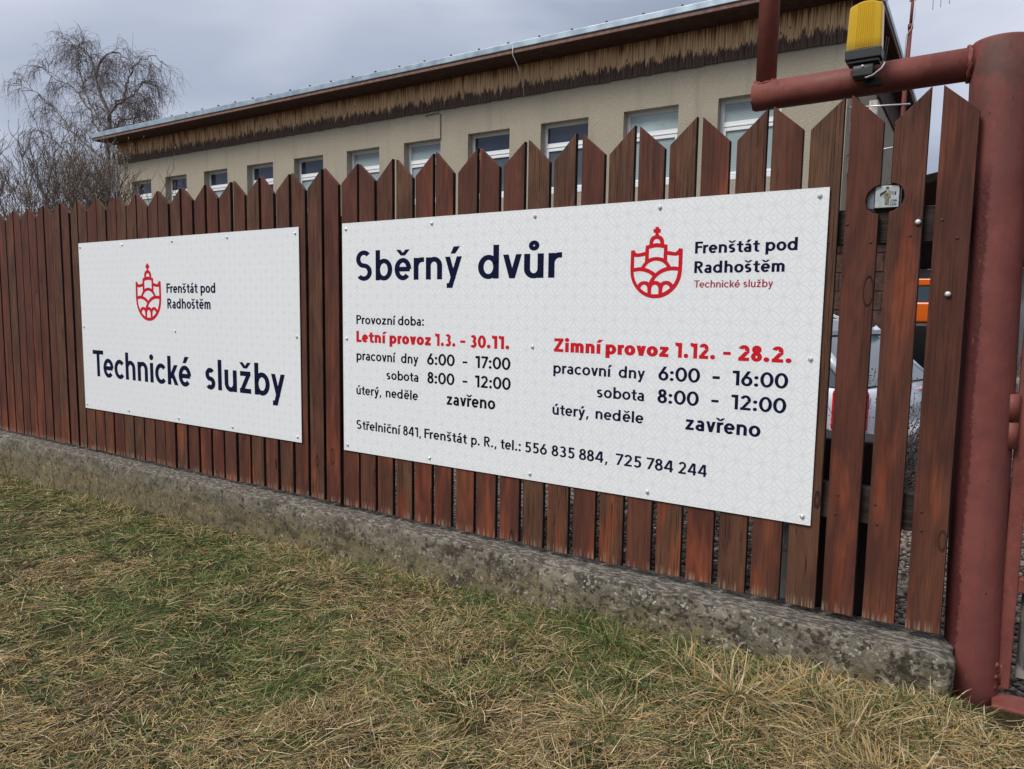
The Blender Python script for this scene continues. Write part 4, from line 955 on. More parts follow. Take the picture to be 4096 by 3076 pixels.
for k, (nm, a, b, zb, zt, kd) in enumerate(WORDS):
    if k >= 55:
        w = .185
        if nm in ('Technické', 'služby'): zb, zt, w = -.532, -.3355, .170
        elif nm in ('Frenštát', 'pod'): zb, zt, w = .0898, .1542, .190
        small.append((nm, a, b, zb, zt, kd, NAVY, w)); continue
    mat, w = BLACKP, .172
    if nm in RED_W or nm == 'provoz' or (nm == '-' and zb > -.2): mat, w = REDL, .245
    if nm in ('Sběrný', 'dvůr'): mat, w, zb, zt = NAVY, .168, .154, .3114
    if a > -1.65 and mat is BLACKP: mat = NAVY
    if k >= 50: mat, w = (CRIMS, .150) if nm in ('Technické', 'služby') else (NAVY, .190)
    if nm == 'zavřeno' or (nm[0] in '0123456789' and mat is not REDL and zb > -.6): w = .185
    # one baseline and height for all words of a line
    if -.19 < zb < -.17 and kd == 'cap': zb, zt = -.1780, -.1172
    if nm == 'provoz': zb, zt = -.1780, -.1354
    if nm == 'pracovní': zb, zt = -.2760, -.2400
    if nm == 'dny': zb, zt = -.2760, -.2250
    if nm == 'sobota': zb, zt = -.3690, -.3190
    if nm in ('6:00', '17:00', '16:00'): zb, zt = -.2755, -.2175
    if nm in ('8:00', '12:00'): zb, zt = -.3705, -.3125
    if nm == 'úterý,': zb, zt = -.4650, -.4300
    if nm == 'neděle': zb, zt = -.4650, -.4155
    if nm == 'zavřeno': zb, zt = -.4710, -.4280
    if zb < -.6: zb = -.6572; zt = -.6217 if kd == 'x' else -.6072
    if nm in ('Provozní', 'doba:'): zb, zt = -.0795, -.0315
    big.append((nm, a, b, zb, zt, kd, mat, w))
em = EMBLEM
big_sign = make_sign(-2.957, -.4885, -.788, .463, (-1.2201, .3656), 'large white sign with opening hours headed Sběrný dvůr in dark blue', big, em,
    [(-2.928, .431), (-2.329, .431), (-1.728, .431), (-1.131, .431), (-.521, .434), (-2.928, -.162), (-1.729, -.161), (-.521, -.16), (-2.928, -.757), (-2.338, -.758), (-1.731, -.759), (-1.144, -.757), (-.519, -.757)])
ax0, ax1, az0, az1 = -1.2529, -1.0279, .0628, .3543; bx0, bx1, bz0, bz1 = -5.0021, -4.6950, -.1030, .2920
em2 = [[((px - ax0) / (ax1 - ax0) * (bx1 - bx0) + bx0, (pz - az0) / (az1 - az0) * (bz1 - bz0) + bz0) for px, pz in L] for L in em]
sm_sign = make_sign(-5.760, -3.307, -.788, .463, (-3.5969, .4150), 'white sign reading Technické služby in large dark letters, with few other words', small, em2,
    [(-5.735, .432), (-5.156, .431), (-4.549, .431), (-3.962, .431), (-3.337, .428), (-5.728, -.164), (-4.544, -.166), (-3.336, -.166), (-5.728, -.757), (-5.148, -.759), (-4.534, -.757), (-3.952, -.759), (-3.342, -.757)])

# ================================================================ gate post with its pipe arm
gp = thing('gate_post', 'thick round red painted steel gate post with a welded pipe arm above the fence', 'gate post', (.050, .11, -1.45))
def ax_at(z): return (.0245 * (-1.10 - z) * -1 * 0 + (.048 - .0245 * (z + 1.10)), .11)
lean = -.0245
m_ = M(); pts = []; rs = []
for zz in np.linspace(-1.45, .905, 14): pts.append((.048 + lean * (zz + 1.10) - .050, 0, zz + 1.45)); rs.append(.0855 + .0022 * (zz + 1.1))
m_.tube(pts + [(pts[-1][0], 0, .912 + 1.45), (pts[-1][0], 0, .9165 + 1.45)], rs + [rs[-1] - .004, rs[-1] - .03], 48, caps=True)
m_.build('post', REDPOST, gp)
arm = M(); Z1 = 1.45
arm.tube([(-.805 - .05, .0, .848 + Z1), (-.800 - .05, 0, .848 + Z1), (-.4 - .05, 0, .8515 + Z1), (-.05 - .05, 0, .855 + Z1)], [.049, .054, .054, .054], 32)
ao = arm.build('pipe_arm', REDP, gp)
up_ = M(); up_.tube([(-.762 - .05, .0, .895 + Z1), (-.764 - .05, 0, 1.5 + Z1), (-.766 - .05, 0, 2.3 + Z1)], [.038, .038, .038], 28); up_.build('upright_pipe', REDP, gp)
# weld beads: lumpy rings
def bead(path, r, seed, parent, closed=True):
    r_ = random.Random(seed); m_ = M(); n = len(path)
    m_.tube([(p[0] + r_.uniform(-.002, .002), p[1] + r_.uniform(-.002, .002), p[2] + r_.uniform(-.002, .002)) for p in path], [r * r_.uniform(.6, 1.5) for _ in path], 7); return m_.build('weld_bead', REDP, parent)
bead([(-.091 - .05 + .0 + .006 * math.cos(w) ** 2, .056 * math.cos(w), .854 + Z1 + .056 * math.sin(w)) for w in np.linspace(0, 6.28, 40)], .006, 1, gp)
bead([(-.095 - .05 + .0 + .006 * math.cos(w) ** 2, .054 * math.cos(w), .854 + Z1 + .054 * math.sin(w)) for w in np.linspace(0, 6.28, 36)], .005, 4, gp)
bead([(-.763 - .05 + .039 * math.cos(w), .039 * math.sin(w), .894 + Z1 + .008 * math.cos(2 * w)) for w in np.linspace(0, 6.28, 30)], .005, 2, gp)
bead([(-.802 - .05, .050 * math.cos(w), .848 + Z1 + .050 * math.sin(w)) for w in np.linspace(0, 6.28, 36)], .0035, 3, gp)
# hinge stubs on the gate side
m_ = M(); m_.tube([(.085, -.0, 1.45 - 1.19), (.083, 0, 1.45 - 1.095)], .0215, 18); m_.tube([(.085, 0, 1.45 - 1.27), (.085, 0, 1.45 - 1.195)], .0235, 18); m_.build('hinge', REDP, gp)
m_ = M(); m_.tube([(.062, -.03, 1.45 - .435), (.060, -.03, 1.45 - .345)], .020, 18); m_.tube([(.058, -.03, 1.45 - .34), (.056, -.03, 1.45 - .25)], .022, 18); m_.build('hinge', REDP, gp)
bead([(.072 + .004 * math.sin(w * 5), -.03 + .01 * math.cos(w * 3), 1.45 - 1.29 + .018 * w) for w in np.linspace(0, 6, 22)], .009, 8, gp)

gt = thing('swing_gate', 'red framed gate leaf with bare weathered grey boards at the right edge', 'gate', (.115, .11, -1.28))
m_ = M(); m_.box(.008, .052, -.022, .022, .0, 2.2); m_.box(.052, 3.2, -.022, .022, 2.15, 2.2); m_.box(.052, 3.2, -.022, .022, .35, .40); m_.build('frame', REDP, gt, bevel=.004)
for k in range(22):
    m_ = M(); m_.box(0, .105, 0, .022, 0, 2.02 + .03 * (k % 3)); m_.build('board', GREYW, gt, (.068 + k * .137, .026, .03), bevel=.003, seg=1)
th = M(); th.box(.118, 3.4, .0, .12, -1.5, -1.305)
tag(th.build('steel_threshold', REDP, None, bevel=.006), 'flat red steel threshold beam on the ground under the gate', 'threshold')

# ================================================================ warning light on the arm
wlg = thing('warning_light', 'yellow gate warning lamp with black base mounted on the red pipe arm', 'warning light', (-.405, .012, .845))
YEL = NT('amber_yellow_lens', .22, .5)
sp_ = YEL.n('SeparateXYZ'); YEL.l(YEL.tc(), sp_.inputs[0])
YEL.col(YEL.mix(YEL.rng(sp_.outputs['Z'], .075, .12), (.42, .27, .01), (.72, .47, .008))); YEL.b.inputs['Coat Weight'].default_value = .4
tr_ = YEL.n('BsdfTranslucent'); tr_.inputs['Color'].default_value = (.85, .60, .02, 1); ms_ = YEL.n('MixShader'); ms_.inputs[0].default_value = .35
YEL.l(YEL.b.outputs[0], ms_.inputs[1]); YEL.l(tr_.outputs[0], ms_.inputs[2]); YEL.l(ms_.outputs[0], YEL.t.nodes['Material Output'].inputs[0]); YEL = YEL.m
def lens():
    m_ = M(); secs = []
    nrib = 15
    for zz, wx, wy in ((.080, .0555, .030), (.10, .0555, .030), (.13, .0545, .029), (.17, .0535, .028), (.205, .0525, .0265), (.222, .0515, .0255)):
        ring = []
        for k in range(nrib * 2 + 1):
            f_ = k / (nrib * 2); xx = -wx + .006 + (2 * wx - .012) * f_; rib = (.0024 if k % 2 else 0) if .18 < f_ < .80 else 0
            ring.append((xx, -wy - .003 * math.sin(math.pi * f_) - rib, zz + (.010 * (1 - (2 * f_ - 1) ** 2) if zz > .2 else 0)))
        ring += [(wx, -wy + .006, zz), (wx, wy - .006, zz), (wx - .006, wy, zz), (-wx + .006, wy, zz), (-wx, wy - .006, zz), (-wx, -wy + .006, zz)]
        secs.append(ring)
    top_ = [(p[0] * .93, p[1] * .86, p[2] + .006) for p in secs[-1]]; secs.append(top_)
    loft(m_, secs); 
    return m_
lo = lens().build('lens', YEL, wlg)
for p_ in lo.data.polygons: p_.use_smooth = False
m_ = M(); m_.box(-.0575, .0575, -.034, .034, .045, .079); m_.box(-.050, .050, -.028, .028, .033, .045); m_.build('base', BLACKPL, wlg, bevel=.003)
m_ = M(); m_.tube([(-.031, 0, .012), (.033, 0, .012)], .026, 24); m_.box(-.031, .033, -.026, .04, -.010, .012); m_.build('bracket', BLACKPL, wlg, bevel=.002)
m_ = M(); m_.tube([(.0, -.0275, .022), (.0, -.029, .022)], .0035, 10); m_.build('screw', STEEL, wlg)
m_ = M()
for d_ in (0, .004): m_.tube([(.005, .0, -.006), (.012, -.018 - d_, -.018), (.035, -.028 - d_, -.016), (.060, -.024 - d_, .004), (.068, -.014, .024), (.058, .004, .036)], .0022, 6)
m_.build('cable', CABLEW, wlg)
m_ = M(); m_.box(.0, .055, .045, .062, -.03, .02); m_.build('mounting_clamp', BLACKPL, wlg, bevel=.004)

# ================================================================ key switch in the hole
ks = thing('key_switch', 'small silver key switch set in a round hole cut between two pickets', 'key switch', (-.304, .010, .417))
m_ = M(); m_.box(-.041, .041, .001, .045, -.041, .041); m_.build('housing', BLACKPL, ks, bevel=.005)
m_ = M(); m_.box(-.0375, .0375, -.002, .0005, -.0365, .0375); m_.build('face_plate', plain('brushed_face_plate', (.42, .46, .45), .45, .5, .3, var=.12, sc=60), ks, bevel=.0015)
BR = plain('worn_brass', (.25, .20, .13), .45, .5, .6, var=.2, sc=80)
m_ = M(); m_.tube([(0, -.0018, .004), (0, -.005, .004)], .0105, 20); m_.box(-.006, .006, -.0045, -.0018, -.025, 0); m_.build('lock_cylinder', BR, ks)
m_ = M(); m_.tube([(0, -.0051, .0065), (0, -.0056, .0065)], .0022, 8); m_.box(-.0008, .0008, -.0056, -.0051, .0, .006); m_.build('keyhole', BLACKPL, ks)
m_ = M(); m_.tube([(0, -.002, .031), (0, -.0035, .031)], .0045, 10); m_.build('screw', RUSTY, ks)
def flat(pts, mat, nm='emblem'):
    q_ = M(); q_.poly([(a, -.0026, b) for a, b in pts]); return q_.build(nm, mat, ks)
flat([(-.022, .013), (-.022, .001), (-.002, .018), (-.002, .024)][::1], BLACKPL)
PG = plain('pale_grey_print', (.22, .25, .25), .5)
flat([(.002, .024), (.002, .018), (.020, .003), (.022, .016)], PG); flat([(.0235, .004), (.027, .004), (.028, .017), (.0235, .0165)], BLACKPL)
flat([(.010, -.011), (.031, -.0165), (.031, -.011)], BLACKPL); flat([(.010, -.0125), (.010, -.022), (.029, -.0222), (.029, -.0185)], PG)
obj('lettering', text_mesh('CAME', .010, .031, -.0300, -.0245, 'cap', .20, -.0026).mesh('lettering', BLACKPL), ks)
m_ = M(); m_.box(-.066, -.042, .028, .032, -.05, .04); m_.build('mounting_plate', STEEL, ks)
# ================================================================ trees and shrubs
def tubes_np(polys, n=3):
    """polys: list of (points (k,3), radii (k)) -> verts, quad faces"""
    V_ = []; F_ = []; off = 0
    ang = np.arange(n) * 2 * np.pi / n
    for P_, r_ in polys:
        P_ = np.asarray(P_, float); k = len(P_); r_ = np.broadcast_to(r_, (k,))
        T_ = np.gradient(P_, axis=0); T_ /= np.linalg.norm(T_, axis=1, keepdims=True) + 1e-9
        ref = np.array([0, 0, 1.]) if abs(T_[0, 2]) < .9 else np.array([1., 0, 0])
        A = np.cross(T_, ref); A /= np.linalg.norm(A, axis=1, keepdims=True) + 1e-9; B_ = np.cross(T_, A)
        ring = P_[:, None] + (A[:, None] * np.cos(ang)[None, :, None] + B_[:, None] * np.sin(ang)[None, :, None]) * r_[:, None, None]
        V_.append(ring.reshape(-1, 3))
        a = np.arange(k - 1)[:, None] * n + np.arange(n)[None]; b = np.arange(k - 1)[:, None] * n + (np.arange(n)[None] + 1) % n
        F_.append((np.stack([a, b, b + n, a + n], -1) + off).reshape(-1)); off += k * n
    return np.concatenate(V_), np.concatenate(F_)
rt = np.random.default_rng(5)
def resample(pts, n):
    P_ = np.asarray(pts, float); s = np.r_[0, np.cumsum(np.linalg.norm(np.diff(P_, axis=0), axis=1))]; t_ = np.linspace(0, s[-1], n)
    return np.stack([np.interp(t_, s, P_[:, i]) for i in range(3)], -1)
def wander(p, d, L, n, up=0.0, jit=.25, droop=0.0):
    P_ = [np.array(p, float)]; d = np.array(d, float); d /= np.linalg.norm(d)
    for k in range(n):
        d = d + rt.normal(0, jit, 3) * .35; d[2] += up - droop * (k / n); d /= np.linalg.norm(d); P_.append(P_[-1] + d * L / n)
    return np.array(P_)
def side(d):
    r_ = rt.normal(0, 1, 3); r_ -= d * r_.dot(d); return r_ / np.linalg.norm(r_)
# weeping birch: main limbs follow the photograph, finer wood grows from them and hangs
YB = 12.5
limbs = {
 'trunk': [(-28.6, -1.9), (-28.75, 1.5), (-28.75, 3.96), (-28.6, 5.23), (-28.44, 7.32), (-28.97, 8.05), (-29.13, 8.77), (-29.05, 9.21), (-28.5, 9.5), (-27.7, 9.45), (-26.83, 8.98)],
 'a': [(-28.69, 5.99), (-29.99, 7.89), (-31.17, 8.68), (-32.53, 9.31), (-33.61, 9.97)],
 'b': [(-28.61, 6.49), (-30.34, 8.5), (-30.68, 9.43), (-30.84, 9.97), (-31.22, 10.45), (-31.72, 10.78)],
 'c': [(-28.47, 6.97), (-27.85, 7.59), (-26.92, 7.75), (-26.2, 8.05), (-25.6, 7.97), (-25.2, 7.61)],
 'd': [(-28.45, 7.22), (-27.47, 7.73), (-26.78, 8.4), (-26.14, 8.72), (-25.5, 8.93), (-25.1, 8.59)],
 'e': [(-28.68, 5.48), (-30.92, 6.76), (-32.56, 7.92), (-33.85, 8.75), (-34.76, 9.22), (-35.49, 9.27)],
 'f': [(-29.11, 8.77), (-29.45, 9.48), (-30.11, 10.0), (-31.01, 10.36)],
 'g': [(-28.51, 6.48), (-27.53, 6.86), (-26.17, 6.88), (-25.12, 7.07)],
 'h': [(-28.72, 4.97), (-27.57, 6.37), (-26.3, 7.3)],
 'i': [(-28.7, 4.6), (-30.8, 5.6), (-33.0, 6.9), (-34.6, 7.6)], 'j': [(-28.75, 4.2), (-31.5, 5.2), (-33.8, 5.8)]}
main = []; fine = []
for nm, L in limbs.items():
    P3 = [(x_, YB + (0 if nm == 'trunk' else rt.normal(0, .5) * k * .12), z_) for k, (x_, z_) in enumerate(L)]
    P_ = resample(P3, 26 if nm != 'trunk' else 34); P_[1:-1] += rt.normal(0, .035, P_[1:-1].shape)
    r0 = .16 if nm == 'trunk' else .032; tt = np.linspace(0, 1, len(P_)); main.append((P_, r0 * (1 - tt) ** .8 + .008))
    nb = 60 if nm == 'trunk' else 24
    for q_ in range(nb):
        t_ = rt.uniform(.30 if nm == 'trunk' else .12, .98); k = int(t_ * (len(P_) - 1)); d = P_[min(k + 1, len(P_) - 1)] - P_[k]; d /= np.linalg.norm(d)
        L1 = rt.uniform(.5, 1.35) * (1.15 - .6 * t_) * (.75 if P_[k][2] > 8.6 else 1); d1 = d * .6 + side(d) * .8 + np.array([0, 0, .05])
        s1 = wander(P_[k], d1, L1, 8, up=.0, jit=.35, droop=.32); fine.append((s1, np.linspace(.013, .0045, 9)))
        for q2 in range(rt.integers(5, 9)):
            k2 = rt.integers(2, 9); dd = s1[min(k2, 8)] - s1[k2 - 1]; dd /= np.linalg.norm(dd)
            s2 = wander(s1[min(k2, 8)], dd + side(dd) * .7, rt.uniform(.45, 1.0), 6, jit=.25, droop=.75); fine.append((s2, np.linspace(.0058, .0032, 7)))
            for q3 in range(2):
                k3 = rt.integers(2, 6); s3 = wander(s2[k3], side(dd) * .6 + np.array([0, 0, -.5]), rt.uniform(.3, .7), 4, jit=.2, droop=.9); fine.append((s3, np.linspace(.005, .0028, 5)))
bt = thing('weeping_birch', 'tall bare weeping birch with hanging twigs beyond the left end of the building', 'tree', (0, 0, 0))
v, f = tubes_np(main, 6); obj('trunk', npmesh('trunk', v, f, 4, BIRCH, smooth=True), bt)
v, f = tubes_np(fine, 3); obj('crown', npmesh('crown', v, f, 4, TWIG), bt)
# magnolia-like shrubs with pale buds, between the fence and the building
def bud_mesh(pts, dirs, s0=.016):
    n = len(pts); oc = np.array([(1, 0, 0), (0, 1, 0), (-1, 0, 0), (0, -1, 0)], float) * .42
    V_ = np.zeros((n, 6, 3)); sz = rt.uniform(.7, 1.4, n)[:, None, None] * s0
    for i in range(n):
        d = dirs[i] / np.linalg.norm(dirs[i]); a = np.cross(d, [0.3, 1, .2]); a /= np.linalg.norm(a); b = np.cross(d, a)
        V_[i, :4] = pts[i] + sz[i] * (oc[:, :1] * a + oc[:, 1:2] * b + d * .4); V_[i, 4] = pts[i] + d * sz[i] * 2.1; V_[i, 5] = pts[i]
    tri = np.array([(0, 1, 4), (1, 2, 4), (2, 3, 4), (3, 0, 4), (1, 0, 5), (2, 1, 5), (3, 2, 5), (0, 3, 5)])
    return V_.reshape(-1, 3), (tri[None] + (np.arange(n) * 6)[:, None, None]).reshape(-1)
def shrub(cx, cy, top, spread, nst, label, seed, thick=.020, den=1.0, buds=True, name='bare_shrub'):
    global rt; rt = np.random.default_rng(seed); P1 = []; P2 = []; bp_ = []; bd = []
    for s_ in range(nst):
        a = rt.uniform(0, 6.28); tgt = np.array([cx + math.cos(a) * spread * rt.uniform(.2, 1), cy + math.sin(a) * spread * .6 * rt.uniform(.2, 1), top * rt.uniform(.72, 1.0) if rt.random() < .7 else top - rt.uniform(.5, 2.0)])
        base = np.array([cx + rt.normal(0, .16), cy + rt.normal(0, .16), -1.55]); mid = base * .5 + tgt * .5 + np.array([rt.normal(0, .15), rt.normal(0, .15), .1])
        P_ = resample([base, base * .75 + mid * .25 + rt.normal(0, .05, 3), mid, mid * .5 + tgt * .5 + rt.normal(0, .12, 3), tgt], 18); P_[2:-1] += rt.normal(0, .028, P_[2:-1].shape)
        P1.append((P_, np.linspace(thick, .006, 18)))
        for q_ in range(int(15 * den)):
            k = rt.integers(6, 17); d = P_[k + 1 if k < 17 else k] - P_[k - 1]; d /= np.linalg.norm(d)
            s1 = wander(P_[k], d * .8 + side(d) * .75 + np.array([0, 0, .3]), rt.uniform(.35, 1.0), 7, up=.10, jit=.42); P2.append((s1, np.linspace(.0075, .0045, 8))); bp_.append(s1[-1]); bd.append(s1[-1] - s1[-2])
            for q2 in range(int(4 * den)):
                k2 = rt.integers(2, 8); dd = s1[min(k2, 7)] - s1[k2 - 1]; dd /= np.linalg.norm(dd)
                s2 = wander(s1[min(k2, 7)], dd + side(dd) * .8 + np.array([0, 0, .25]), rt.uniform(.10, .38), 4, up=.15, jit=.5); P2.append((s2, np.linspace(.0052, .0036, 5))); bp_.append(s2[-1]); bd.append(s2[-1] - s2[-2])
    t_ = thing(name, label, 'shrub', (0, 0, 0), 'bare shrubs behind the left part of the fence' if buds else None)
    v, f = tubes_np(P1, 5); obj('stems', npmesh('stems', v, f, 4, MAGB, smooth=True), t_)
    v, f = tubes_np(P2, 3); obj('twigs', npmesh('twigs', v, f, 4, MAGB), t_)
    if buds:
        v, f = bud_mesh(np.array(bp_), np.array(bd)); obj('buds', npmesh('buds', v, f, 3, BUD), t_)
    return t_
shrub(-16.3, 4.6, 3.6, 1.7, 26, 'tallest bare budding shrub behind the fence, in front of the birch', 31)
shrub(-15.3, 5.1, 3.25, 1.05, 18, 'bare budding shrub behind the fence just left of the building corner', 32)
shrub(-18.6, 4.2, 3.5, 1.4, 20, 'bare budding shrub at the left edge of the view', 33, den=1.2)
shrub(-13.1, 4.7, 2.3, .7, 5, 'short sparse shrub whose twigs cross the building wall at its left end', 34, den=.5)
shrub(-21.5, 7.5, 4.2, 2.6, 26, 'brushy bare thicket behind the other shrubs at the far left', 35, den=1.3)
# dark barberry-like bushes in the yard, glimpsed through the gaps
def leafbush(cx, cy, rx, ry, ztop, n, label, seed, colr):
    r = np.random.default_rng(seed); t_ = thing('dense_bush', label, 'bush', (0, 0, 0), 'dark bushes in the yard behind the fence')
    P2 = []; pts = []
    for k in range(190):
        a = r.uniform(0, 6.28); q_ = r.uniform(0, 1) ** .6; tip = np.array([cx + rx * q_ * math.cos(a), cy + ry * q_ * math.sin(a), ztop - (q_ ** 2) * .45 - (r.random() ** 2.0) * .55 + .2])
        b = np.array([cx + (tip[0] - cx) * .35, cy + (tip[1] - cy) * .35, -1.5]); P_ = resample([b, (b + tip) / 2 + r.normal(0, .05, 3), tip], 8); P_[1:] += r.normal(0, .012, P_[1:].shape); P2.append((P_, np.linspace(.006, .002, 8)))
        m_ = int(n / 190); tt = r.uniform(.3, 1, m_); base_ = np.stack([np.interp(tt * 7, np.arange(8), P_[:, i]) for i in range(3)], -1); pts.append(base_ + r.normal(0, .028, base_.shape))
    v, f = tubes_np(P2, 3); obj('twigs', npmesh('twigs', v, f, 4, TWIG), t_)
    pts = np.concatenate(pts); m_ = len(pts); s = r.uniform(.006, .014, m_)[:, None, None]
    A = r.normal(0, 1, (m_, 3)); A /= np.linalg.norm(A, axis=1, keepdims=True); B_ = np.cross(A, r.normal(0, 1, (m_, 3))); B_ /= np.linalg.norm(B_, axis=1, keepdims=True)
    V_ = pts[:, None] + s * np.stack([-A * .5 - B_ * .1, A * .5 - B_ * .5, A * .6 + B_ * .5, -A * .2 + B_ * .6], 1)
    c = r.uniform(.5, 1.5, m_)[:, None] * np.array(colr); obj('leaves', npmesh('leaves', V_.reshape(-1, 3), np.arange(m_ * 4), 4, LEAFM, np.repeat(c, 4, 0)), t_)['kind'] = 'stuff'
LEAFM = vcol('small_dry_leaf', .8, .25)
leafbush(-.75, 3.2, .85, .45, -.52, 9000, 'dark reddish bush behind the fence in front of the parked car', 41, (.050, .024, .020))
leafbush(-2.1, 2.6, .9, .5, -.62, 7000, 'dark bush behind the large sign', 42, (.042, .024, .018))
leafbush(.25, 6.85, .6, .3, -.35, 5000, 'brown dried plants growing over the timber planter', 43, (.20, .105, .035))
# distant trees right of the building
shrub(-.9, 24, 4.6, 2.6, 12, 'bare tree far behind the garage at the right end of the fence', 51, thick=.09, den=1.3, buds=False, name='distant_tree')

# ================================================================ grass
GR = np.random.default_rng(77)
def blades(n, xy, az, el, L, wd, droop, col, seg=3, zoff=0.0):
    x_, y_ = xy; z_ = gz(x_, y_) - .004 + zoff
    d = np.stack([np.cos(az) * np.cos(el), np.sin(az) * np.cos(el), np.sin(el)], -1)
    s_ = np.stack([-np.sin(az), np.cos(az), np.zeros(n)], -1)
    tw = GR.normal(0, .6, n); s_ = s_ * np.cos(tw)[:, None] + np.cross(d, s_) * np.sin(tw)[:, None]
    bend = GR.normal(0, .17, n)
    ts = np.linspace(0, 1, seg + 1); V_ = np.zeros((n, 2 * seg + 1, 3)); p0 = np.stack([x_, y_, z_], -1)
    hor = np.stack([-np.sin(az), np.cos(az), np.zeros(n)], -1)
    for k, t_ in enumerate(ts):
        c_ = p0 + d * (L * t_)[:, None] + hor * (bend * L * t_ * t_)[:, None]; c_[:, 2] -= droop * L * t_ * t_
        gzz = gz(c_[:, 0], c_[:, 1]) + .002 + GR.uniform(0, .012, n); c_[:, 2] = np.maximum(c_[:, 2], gzz)
        w_ = wd * (1 - t_) ** .6 * .5
        if k < seg: V_[:, 2 * k] = c_ - s_ * w_[:, None]; V_[:, 2 * k + 1] = c_ + s_ * w_[:, None]
        else: V_[:, 2 * k] = c_
    tri = []
    for k in range(seg - 1): a = 2 * k; tri += [(a, a + 1, a + 3), (a, a + 3, a + 2)]
    a = 2 * (seg - 1); tri += [(a, a + 1, a + 2)]
    F_ = (np.array(tri)[None] + (np.arange(n) * (2 * seg + 1))[:, None, None]).reshape(-1)
    return V_.reshape(-1, 3), F_, np.repeat(col, 2 * seg + 1, 0)
GRASS = vcol('dry_and_green_grass', .65, .14)
PAL = 1.18 * np.array([(.42, .335, .20), (.34, .255, .14), (.235, .165, .09), (.24, .21, .085), (.130, .150, .050), (.085, .118, .035), (.045, .090, .028), (.36, .23, .085), (.095, .062, .035)])
def colours(x_, y_, n, green=0.0):
    p = vnoise(x_, y_, 1.6, 8) * .55 + vnoise(x_, y_, 6, 9) * .45 + green; r = GR.random(n)
    g = r < np.clip((p - .36 - .10 * np.clip(x_ + 2, -1, 1.6)) * 1.9, .08, .85)
    i = np.where(g, GR.choice([3, 4, 5, 6, 5], n), GR.choice([0, 1, 1, 2, 7, 8, 2, 8, 3], n))
    return PAL[i] * (GR.random(n) ** .8 * 1.25 + .42)[:, None]
def field_blades(n, x0, x1, y0, y1, dens, Lr, wr, elr, seg=3, green=0.0):
    m_ = int(n * 3.2); x_ = GR.uniform(x0, x1, m_); y_ = GR.uniform(y0, y1, m_); dd = np.hypot(x_, y_ + 2.85)
    keep = GR.random(m_) < np.clip(dens / (dd ** 1.35 + .2), .0, 1); keep &= (vnoise(x_, y_, 11, 6) > GR.random(m_) * .55)
    x_, y_ = x_[keep][:n], y_[keep][:n]; n = len(x_); dd = np.hypot(x_, y_ + 2.85)
    flow = vnoise(x_, y_, .9, 2) * 9 + vnoise(x_, y_, 3.5, 12) * 5
    az = flow + GR.normal(0, .85, n); el = np.abs(GR.normal(elr[0], elr[1], n))
    big_ = vnoise(x_, y_, 1.7, 14)
    L = GR.uniform(*Lr, n) * (.75 + .6 * big_); wd = GR.uniform(*wr, n) * np.clip(dd / 2.6, 1, 2.2) ** .6
    return blades(n, (x_, y_), az, el, L, wd, GR.uniform(.2, .8, n), colours(x_, y_, n, green), seg)
def add_grass(nm, parts):
    V_ = []; F_ = []; C_ = []; o_ = 0
    for v, f, c in parts: V_.append(v); F_.append(f + o_); C_.append(c); o_ += len(v)
    return tag(obj(nm, npmesh(nm, np.concatenate(V_), np.concatenate(F_), 3, GRASS, np.concatenate(C_))), kind='stuff')
add_grass('lawn_grass', [
    field_blades(185000, -9.5, 1.6, -4.2, -.13, 3.2, (.04, .11), (.0015, .0030), (.38, .30)),
    field_blades(60000, -12, 1.6, -6, -.13, 3.0, (.07, .19), (.0015, .0030), (.14, .16)),
    field_blades(22000, -9.5, 1.6, -4.0, -.13, 2.6, (.04, .10), (.0020, .0040), (.8, .35), green=.25)])
tuft_parts = []
def tuft(cx, cy, r_, n, L, green, el=(.75, .35), az0=None, wd=(.0020, .0050)):
    a = GR.uniform(0, 6.28, n); q_ = np.abs(GR.normal(0, r_, n)); x_ = cx + np.cos(a) * q_; y_ = np.minimum(cy + np.sin(a) * q_ * .6, -.125)
    az = a + GR.normal(0, .6, n) if az0 is None else az0 + GR.normal(0, .8, n)
    gmask = GR.random(n) < green; i = np.where(gmask, GR.choice([4, 5, 6, 6], n), GR.choice([0, 1, 0, 7, 3], n))
    tuft_parts.append(blades(n, (x_, y_), az, np.clip(GR.normal(el[0], el[1], n), .05, 1.45), GR.uniform(.5, 1.0, n) * L, GR.uniform(*wd, n), GR.uniform(.3, .9, n), PAL[i] * GR.uniform(.7, 1.25, n)[:, None], 4))
for k in range(120):                       # rough fringe against the plinth
    cx = -GR.uniform(0, 1) ** 1.2 * 9.0 + .1; tuft(cx, -.15 - abs(GR.normal(0, .05)), .05, GR.integers(25, 60), GR.uniform(.07, .15), GR.uniform(0, .6))
for k in range(46):
    cx = -GR.uniform(0, 1) * 7.0; tuft(cx, -.16 - abs(GR.normal(0, .16)), .06, GR.integers(50, 130), GR.uniform(.12, .22), GR.uniform(.2, .95))
for k in range(60):
    tuft(GR.uniform(-6, .4), -GR.uniform(.4, 2.2), .07, GR.integers(40, 110), GR.uniform(.06, .13), GR.uniform(.4, 1.0))
